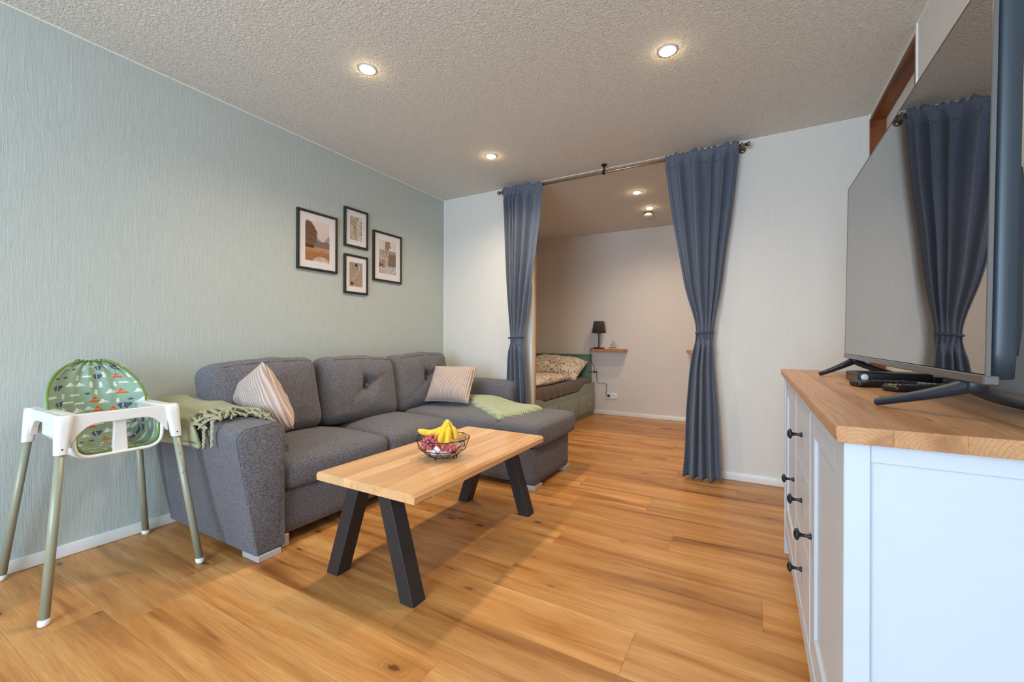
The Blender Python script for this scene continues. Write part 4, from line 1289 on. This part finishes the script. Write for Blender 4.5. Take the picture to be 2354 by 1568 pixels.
# ================================================================== TELEVISION
XT, TVY0, TVY1, TVZ0, TVZ1 = .340, 1.006, 2.242, .955, 1.655
TV = empty('television', (XT, (TVY0+TVY1)/2, .88), label='large flat screen television on the sideboard reflecting the curtain', cat='television')
tl = Matrix.Translation((0, 0, TVZ0-.88)) @ Matrix.Rotation(radians(.8), 4, 'Y')
hw = (TVY1-TVY0)/2; hh = TVZ1-TVZ0
MB().soft(0, 0, 0, .036, hw*2-.001, hh-.001, .013, .05, None, tl @ Matrix.Translation((.0225, 0, hh/2))).build('housing', M['tv_back'], TV)
MB().box(.0, .0044, -hw+.003, hw-.003, .012, hh-.003, 0, 1, tl).build('screen', M['screen'], TV)
bz = MB()
bz.box(-.001, .006, -hw-.001, -hw+.003, .0, hh, .0008, 1, tl); bz.box(-.001, .006, hw-.003, hw+.001, 0, hh, .0008, 1, tl); bz.box(-.001, .006, -hw+.003, hw-.003, hh-.003, hh+.001, .0008, 1, tl)
bz.build('bezel', M['tv_bezel'], TV)
MB().box(-.004, .016, -hw-.002, hw+.002, -.006, .0105, .002, 1, tl).build('bottom_bar', M['tv_bezel'], TV)
MB().soft(0, 0, 0, .045, hw*1.75, hh*.50, .02, .05, None, tl @ Matrix.Translation((.055, 0, hh*.30))).build('electronics_bulge', M['tv_back'], TV)
for fy, s_ in ((1.105-(TVY0+TVY1)/2, 1), (2.143-(TVY0+TVY1)/2, -1)):
    # inverted V foot: neck under the set, two flat blades running forward and back towards the middle
    ft = MB()
    for dx, end, ey in ((-1, -.104, .088), (1, .145, .155)):
        pts = [(.016, fy, .064), (.012+dx*.014, fy+s_*.006, .050), (end*.40, fy+s_*ey*.42, .034), (end, fy+s_*ey, .0095)]
        N = 16; C = []; rr = []
        P4 = [Vector(p_) for p_ in pts]
        for i in range(N+1):
            t_ = i/N
            C.append(P4[0]*(1-t_)**3+P4[1]*3*t_*(1-t_)**2+P4[2]*3*t_*t_*(1-t_)+P4[3]*t_**3); rr.append(.0185-.0085*t_)
        ft.tube(C, rr, 10, flat=.80)
    ft.box(.004, .032, fy-.020, fy+.020, .050, .078, .003, 1)
    for v_i in range(len(ft.v)):
        x, y, z = ft.v[v_i]; ft.v[v_i] = (x, y, max(z, .001))
    autosmooth(ft.build('stand_foot', M['tv_foot'], TV), 60)

# ================================================================== THINGS UNDER THE TELEVISION
def on_top(name, x, y, rz, label, cat): return empty(name, (x, y, .8805), rz, label, cat)
e = on_top('set_top_box', .408, 1.916, radians(8), 'flat black media box with silver front under the television', 'media box')
MB().box(-.100, .100, -.055, .055, 0, .032, .003, 2).build('case', M['black_plastic'], e)
MB().box(-.1025, -.0995, -.053, .053, .002, .030, .001, 1).build('front_panel', M['tv_bezel'], e)
MB().lathe([(0, .001), (.010, .001), (.011, 0)], 20, Matrix.Translation((-.082, -.0555, .016)) @ Matrix.Rotation(pi/2, 4, 'X')).build('round_sticker', M['white_plastic'], e)
e = on_top('streaming_box', .557, 1.875, radians(5), 'small black box with slits at the rear end of the media box', 'media box')
MB().box(-.038, .038, -.042, .042, 0, .026, .004, 2).build('case', M['black_plastic'], e)
for k in range(3): MB().box(-.028, .028, -.0428, -.0418, .007+k*.005, .0085+k*.005).build('slit', M['tv_bezel'], e)
def remote(x, y, rz, L, w, label, colour):
    e = on_top('remote_control', x, y, rz, label, 'remote control')
    MB().soft(0, 0, 0, L, w, .018, .007, .006, lambda p_, n_: (p_.x, p_.y*(1-.10*(p_.x/L)), p_.z), Matrix.Translation((0, 0, .009))).build('body', M['black_plastic'], e)
    for i in range(9):
        for j in range(3):
            if i == 2 and j == 1: continue
            MB().box(-L*.40+i*L*.095, -L*.40+i*L*.095+.008, (j-1)*w*.28-.003, (j-1)*w*.28+.003, .018, .0195, .0008, 1).build('button', M['tv_bezel'], e)
    if colour:
        for j, c_ in enumerate((rgb(200, 40, 36), rgb(60, 160, 70), rgb(226, 190, 40), rgb(50, 90, 190))):
            key = 'btn%d' % j
            if key not in M: M[key] = plain('button_colour_%d' % j, c_, .5)
            MB().box(-L*.455, -L*.455+.006, -w*.36+j*w*.22, -w*.36+j*w*.22+.007, .018, .0198, .0008, 1).build('colour_button', M[key], e)
remote(.350, 1.690, radians(22), .165, .050, 'plain black remote control in front of the media box', False)
remote(.412, 1.605, radians(34), .190, .048, 'black remote control with coloured buttons nearest the sideboard edge', True)
e = on_top('white_pen', .500, 1.770, radians(-30), 'white pen lying between the remote controls and the media box', 'pen')
MB().tube([(-.07, 0, .0055), (.05, 0, .0055), (.062, 0, .0055), (.07, 0, .0055)], [.0055, .0055, .003, .0012], 12).build('barrel', M['white_plastic'], e)
MB().tube([(-.074, 0, .0055), (-.050, 0, .0055)], .0060, 12).build('cap', M['knob_wood'], e)

# ================================================================== ALCOVE: DAY BED
BD = empty('day_bed', (-2.3, 4.6, 0), label='sage green day bed with drawers in the alcove', cat='bed')
BD.matrix_world = Matrix.Identity(4)
BX0, BX1, BY0, BY1 = XL+.03, -1.872, 3.575, 5.572
def side_profile():
    P = [(BY0, .055), (BY1, .055), (BY1, .434)]
    def edge(y): # height of the scalloped top edge
        def ss(a, b, q): t_ = max(0, min(1, (q-a)/(b-a))); return t_*t_*(3-2*t_)
        return .362+.072*ss(4.98, 5.28, y)+.050*(1-ss(3.80, 4.04, y))
    n = 70
    for i in range(n+1):
        y = BY1-.001+(BY0-BY1)*i/n
        P.append((y, edge(y)))
    return P
MB().prism(side_profile(), 0, BX1-.022, BX1, 0).build('side_panel', M['green_bed'], BD)
MB().box(BX1-.05, BX1-.024, BY0, BY1, .001, .055).build('plinth', M['green_bed'], BD)
for i, (a, b) in enumerate(((3.715, 4.332), (4.346, 4.970), (4.984, 5.555))):
    d = empty('drawer', (0, 0, 0)); d.parent = BD
    MB().box(BX1+.0005, BX1+.010, a, b, .070, .305, .002, 2).build('drawer_front', M['green_bed'], d)
    MB().lathe([(0, .026), (.010, .025), (.0135, .020), (.012, .014), (.007, .010), (.007, 0)], 18, Matrix.Translation((BX1+.010, (a+b)/2+.04, .178)) @ Matrix.Rotation(pi/2, 4, 'Y')).build('knob', M['knob_wood'], d)
hd = empty('head_panel', (0, 0, 0)); hd.parent = BD
MB().box(BX0, BX1-.05, BY1+.002, BY1+.030, .06, .795, .002, 1).build('panel', M['green_head'], hd)
MB().box(BX0-.005, BX1-.045, BY1-.008, BY1+.034, .795, .815, .003, 2).build('top_cap', M['green_head'], hd)
MB().box(BX0+.03, BX1-.13, BY1-.006, BY1+.002, .72, .785, .002, 1).build('rail', M['green_head'], hd)
MB().box(BX1-.13, BX1-.05, BY1-.006, BY1+.002, .43, .785, .002, 1).build('stile', M['green_head'], hd)
for k in range(7):
    x = BX0+.06+k*.098
    MB().box(x, x+.094, BY1-.002, BY1+.002, .43, .72, .001, 1).build('slat', M['green_head'], hd)
MB().box(BX0, BX0+.024, BY0, BY1, .06, .795, .002, 1).build('rear_panel', M['green_head'], BD)
MB().box(BX0, BX1-.05, BY0-.026, BY0-.002, .06, .795, .002, 1).build('foot_panel', M['green_head'], BD)
def matf(p_, n_):
    z = p_.z; x = p_.x
    if n_.x > .3: x += .006*sin(p_.y*34+p_.z*16)*math.exp(-((p_.y+.35)/.30)**2)+.004*nz(p_.y*8, p_.z*9)
    if n_.z > .5: z += .008*nz(p_.x*4, p_.y*3)
    return (x, p_.y, z)
mx0, mx1 = BX0+.026, BX1-.024
o = MB().soft((mx0+mx1)/2, (BY0+BY1)/2, .42, mx1-mx0, BY1-BY0-.006, .168, .055, .030, matf).build('mattress', M['taupe'])
tag(o, 'mattress under a taupe jersey sheet on the green day bed', 'mattress')
pillow('floral_pillow', 'plump floral cotton pillow lying at the head of the day bed', .80, .56, .27,
       frame_mat((-2.335, 5.255, .630), (1, .05, -.05), (.06, .86, .34)), M['floral'], cat='pillow', n=30, seed=5, wrink=.02, pinch=.06)
def duvf(p_, n_):
    z = p_.z
    if n_.z > .2: z += .03*nz(p_.x*3.5+3, p_.y*3.5)+.012*sin(p_.y*7+p_.x*3)
    return (p_.x+.02*nz(p_.y*3, 1.5), p_.y+.015*nz(p_.x*4, 7), z)
o = MB().soft(-2.345, 4.36, .555, .76, 1.12, .095, .046, .03, duvf).build('floral_duvet', M['floral'])
tag(o, 'folded floral cotton duvet spread on the day bed mattress', 'duvet')

# ================================================================== SHELVES, LAMP, BOAT, SOCKET
def shelf(x0, x1, label):
    P = []
    y0, y1 = YA-.165, YA-.0005; r = .05
    P += [(x0, y1)]
    for i in range(9):
        a = pi+pi/2*i/8; P.append((x0+r+r*cos(a), y0+r+r*sin(a)))
    for i in range(9):
        a = -pi/2+pi/2*i/8; P.append((x1-r+r*cos(a), y0+r+r*sin(a)))
    P += [(x1, y1)]
    o = MB().prism(P, 2, .858, .893, .003, 1).build('wall_shelf', M['shelf_wood'])
    o.data.transform(Matrix.Translation((-(x0+x1)/2, -YA, -.858))); o.location = ((x0+x1)/2, YA, .858)
    tag(o, label, 'shelf', 'small oak wall shelves in the alcove')
shelf(-1.905, -1.430, 'small oak wall shelf carrying the lamp and the toy sailboat')
shelf(-.690, -.215, 'small oak wall shelf mostly hidden behind the right curtain')
ZS = .8935
LP = empty('table_lamp', (-1.790, 5.505, ZS), label='small table lamp with charcoal cone shade on the wall shelf', cat='lamp')
MB().box(-.062, .062, -.042, .042, 0, .020, .004, 2).build('base', M['black_plastic'], LP)
MB().tube([(0, 0, .018), (0, 0, .225)], .0075, 14).build('stem', M['dark_rod'], LP)
MB().lathe([(.010, 0), (.014, .006), (.014, .022), (.008, .030)], 16, Matrix.Translation((0, 0, .195))).build('lamp_holder', M['rod'], LP)
solid(MB().lathe([(.090, .212), (.068, .368)], 40).build('lamp_shade', M['lamp_shade'], LP), .002)
o = LP.children[-1]
bm = bmesh.new(); bm.from_mesh(o.data); bmesh.ops.delete(bm, geom=[f for f in bm.faces if len(f.verts) > 4], context='FACES'); bm.to_mesh(o.data); bm.free()
# cord
def path3(pts, n=12):
    out = []
    P = [Vector(p_) for p_ in pts]
    for i in range(len(P)-1):
        p0 = P[max(0, i-1)]; p1 = P[i]; p2 = P[i+1]; p3 = P[min(len(P)-1, i+2)]
        for k in range(n):
            t_ = k/n
            out.append(.5*((2*p1)+(-p0+p2)*t_+(2*p0-5*p1+4*p2-p3)*t_*t_+(-p0+3*p1-3*p2+p3)*t_**3))
    out.append(P[-1]); return out
lo = Vector((-1.790, 5.505, ZS))
cordpts = [(-1.855, 5.51, ZS+.008), (-1.885, 5.50, ZS+.006), (-1.912, 5.50, ZS-.01), (-1.916, 5.52, .80), (-1.908, 5.535, .72), (-1.868, 5.54, .64), (-1.862, 5.535, .60), (-1.895, 5.53, .578),
           (-1.935, 5.52, .582), (-1.93, 5.51, .572), (-1.88, 5.52, .574), (-1.850, 5.53, .575)]
MB().tube([p_-lo for p_ in path3(cordpts)], .0032, 8).build('cord', M['cable'], LP)
MB().box(-1.868-lo.x, -1.825-lo.x, 5.522-lo.y, 5.540-lo.y, .568-lo.z, .590-lo.z, .005, 2).build('cord_switch', M['cable'], LP)
cord2 = [(-1.826, 5.532, .577), (-1.832, 5.545, .54), (-1.838, 5.57, .49), (-1.832, 5.585, .430), (-1.80, 5.592, .428), (-1.73, 5.596, .425), (-1.705, 5.596, .39), (-1.715, 5.594, .32), (-1.70, 5.57, .268), (-1.675, 5.565, .262)]
MB().tube([p_-lo for p_ in path3(cord2)], .0032, 8).build('cord', M['cable'], LP)
MB().lathe([(0, .0), (.008, .002), (.016, .008), (.017, .022), (.013, .024)], 14, Matrix.Translation(Vector((-1.678, 5.573, .262))-lo) @ Matrix.Rotation(-pi/2, 4, 'X')).build('plug', M['cable'], LP)
# socket
SK = empty('wall_socket', (-1.643, YA, .258), label='white double wall socket low on the alcove wall', cat='socket')
MB().box(-.078, .078, -.010, -.0002, -.040, .040, .003, 2).build('cover_plate', M['socket'], SK)
for x in (-.037, .037):
    MB().lathe([(.0195, .001), (.0215, .003), (.0225, 0)], 28, Matrix.Translation((x, -.010, 0)) @ Matrix.Rotation(pi/2, 4, 'X')).build('socket_rim', M['white_plastic'], SK)
    for dx in (-.0095, .0095):
        MB().lathe([(0, .0015), (.0026, .0015), (.0026, 0)], 10, Matrix.Translation((x+dx, -.0105, 0)) @ Matrix.Rotation(pi/2, 4, 'X')).build('contact_hole', M['cable'], SK)
# boat
BT_ = empty('toy_sailboat', (-1.605, 5.500, ZS), label='small toy sailboat with blue and white hull on the wall shelf', cat='model boat')
def hull(iu, iv, z0, z1, sc):
    s_ = -1+2*iu; a = pi*iv
    w = .018*(1-abs(s_)**2.4)*sc
    prof = sin(a)
    return (s_*.050*(1 if z1 > 0 else .9), w*cos(a), z0+(z1-z0)*(1-prof)+.006*abs(s_)**2)
MB().surf(lambda u, w_: hull(u, w_, .001, .013, 1), 24, 10).build('hull', M['white_plastic'], BT_)
M['boat_blue'] = plain('boat_blue', rgb(52, 76, 104), .5)
m = MB(); P = [(-.05+.1*i/16, .0185*(1-abs(-1+2*i/16)**2.4)) for i in range(17)]
m.prism(P+[(x, -y) for x, y in P[::-1][1:-1]], 2, .013, .022); m.build('deck', M['boat_blue'], BT_)
MB().tube([(0, 0, .02), (0, 0, .125)], .0014, 8).build('mast', M['tan_wood'], BT_)
MB().tube([(.02, 0, .02), (.018, 0, .105)], .0012, 8).build('mast', M['tan_wood'], BT_)
M['sail'] = plain('grey_sail_cloth', rgb(196, 192, 190), .8)
solid(MB().add([(-.034, .004, .03), (-.002, 0, .03), (-.002, 0, .118)], [(0, 1, 2)]).build('sail', M['sail'], BT_), .0012)
solid(MB().add([(.038, .004, .028), (.004, 0, .028), (.003, 0, .10)], [(0, 2, 1)]).build('sail', M['sail'], BT_), .0012)
MB().lathe([(.004, -.001), (.006, 0), (.004, .001)], 14, Matrix.Translation((-.012, -.006, .055)) @ Matrix.Rotation(pi/2, 4, 'X')).build('life_ring', M['boat_blue'], BT_)

# ================================================================== EDGE OF A FRAME HIGH ON THE RIGHT WALL
e = empty('wooden_wall_frame', (XR, 1.655, 1.955), label='brown wooden frame high on the right wall, only its lower corner in view', cat='picture')
MB().box(-.020, -.0005, -.30, .12, 0, .03, .002, 1).build('rail', M['brown_wood'], e)
MB().box(-.020, -.0005, .09, .12, .03, .34, .002, 1).build('stile', M['brown_wood'], e)
MB().box(-.020, -.0005, -.30, -.27, .03, .34, .002, 1).build('stile', M['brown_wood'], e)
MB().box(-.020, -.0005, -.30, .12, .34, .37, .002, 1).build('rail', M['brown_wood'], e)
MB().box(-.010, -.0005, -.27, .09, .03, .34).build('picture_panel', M['mat_board'], e)
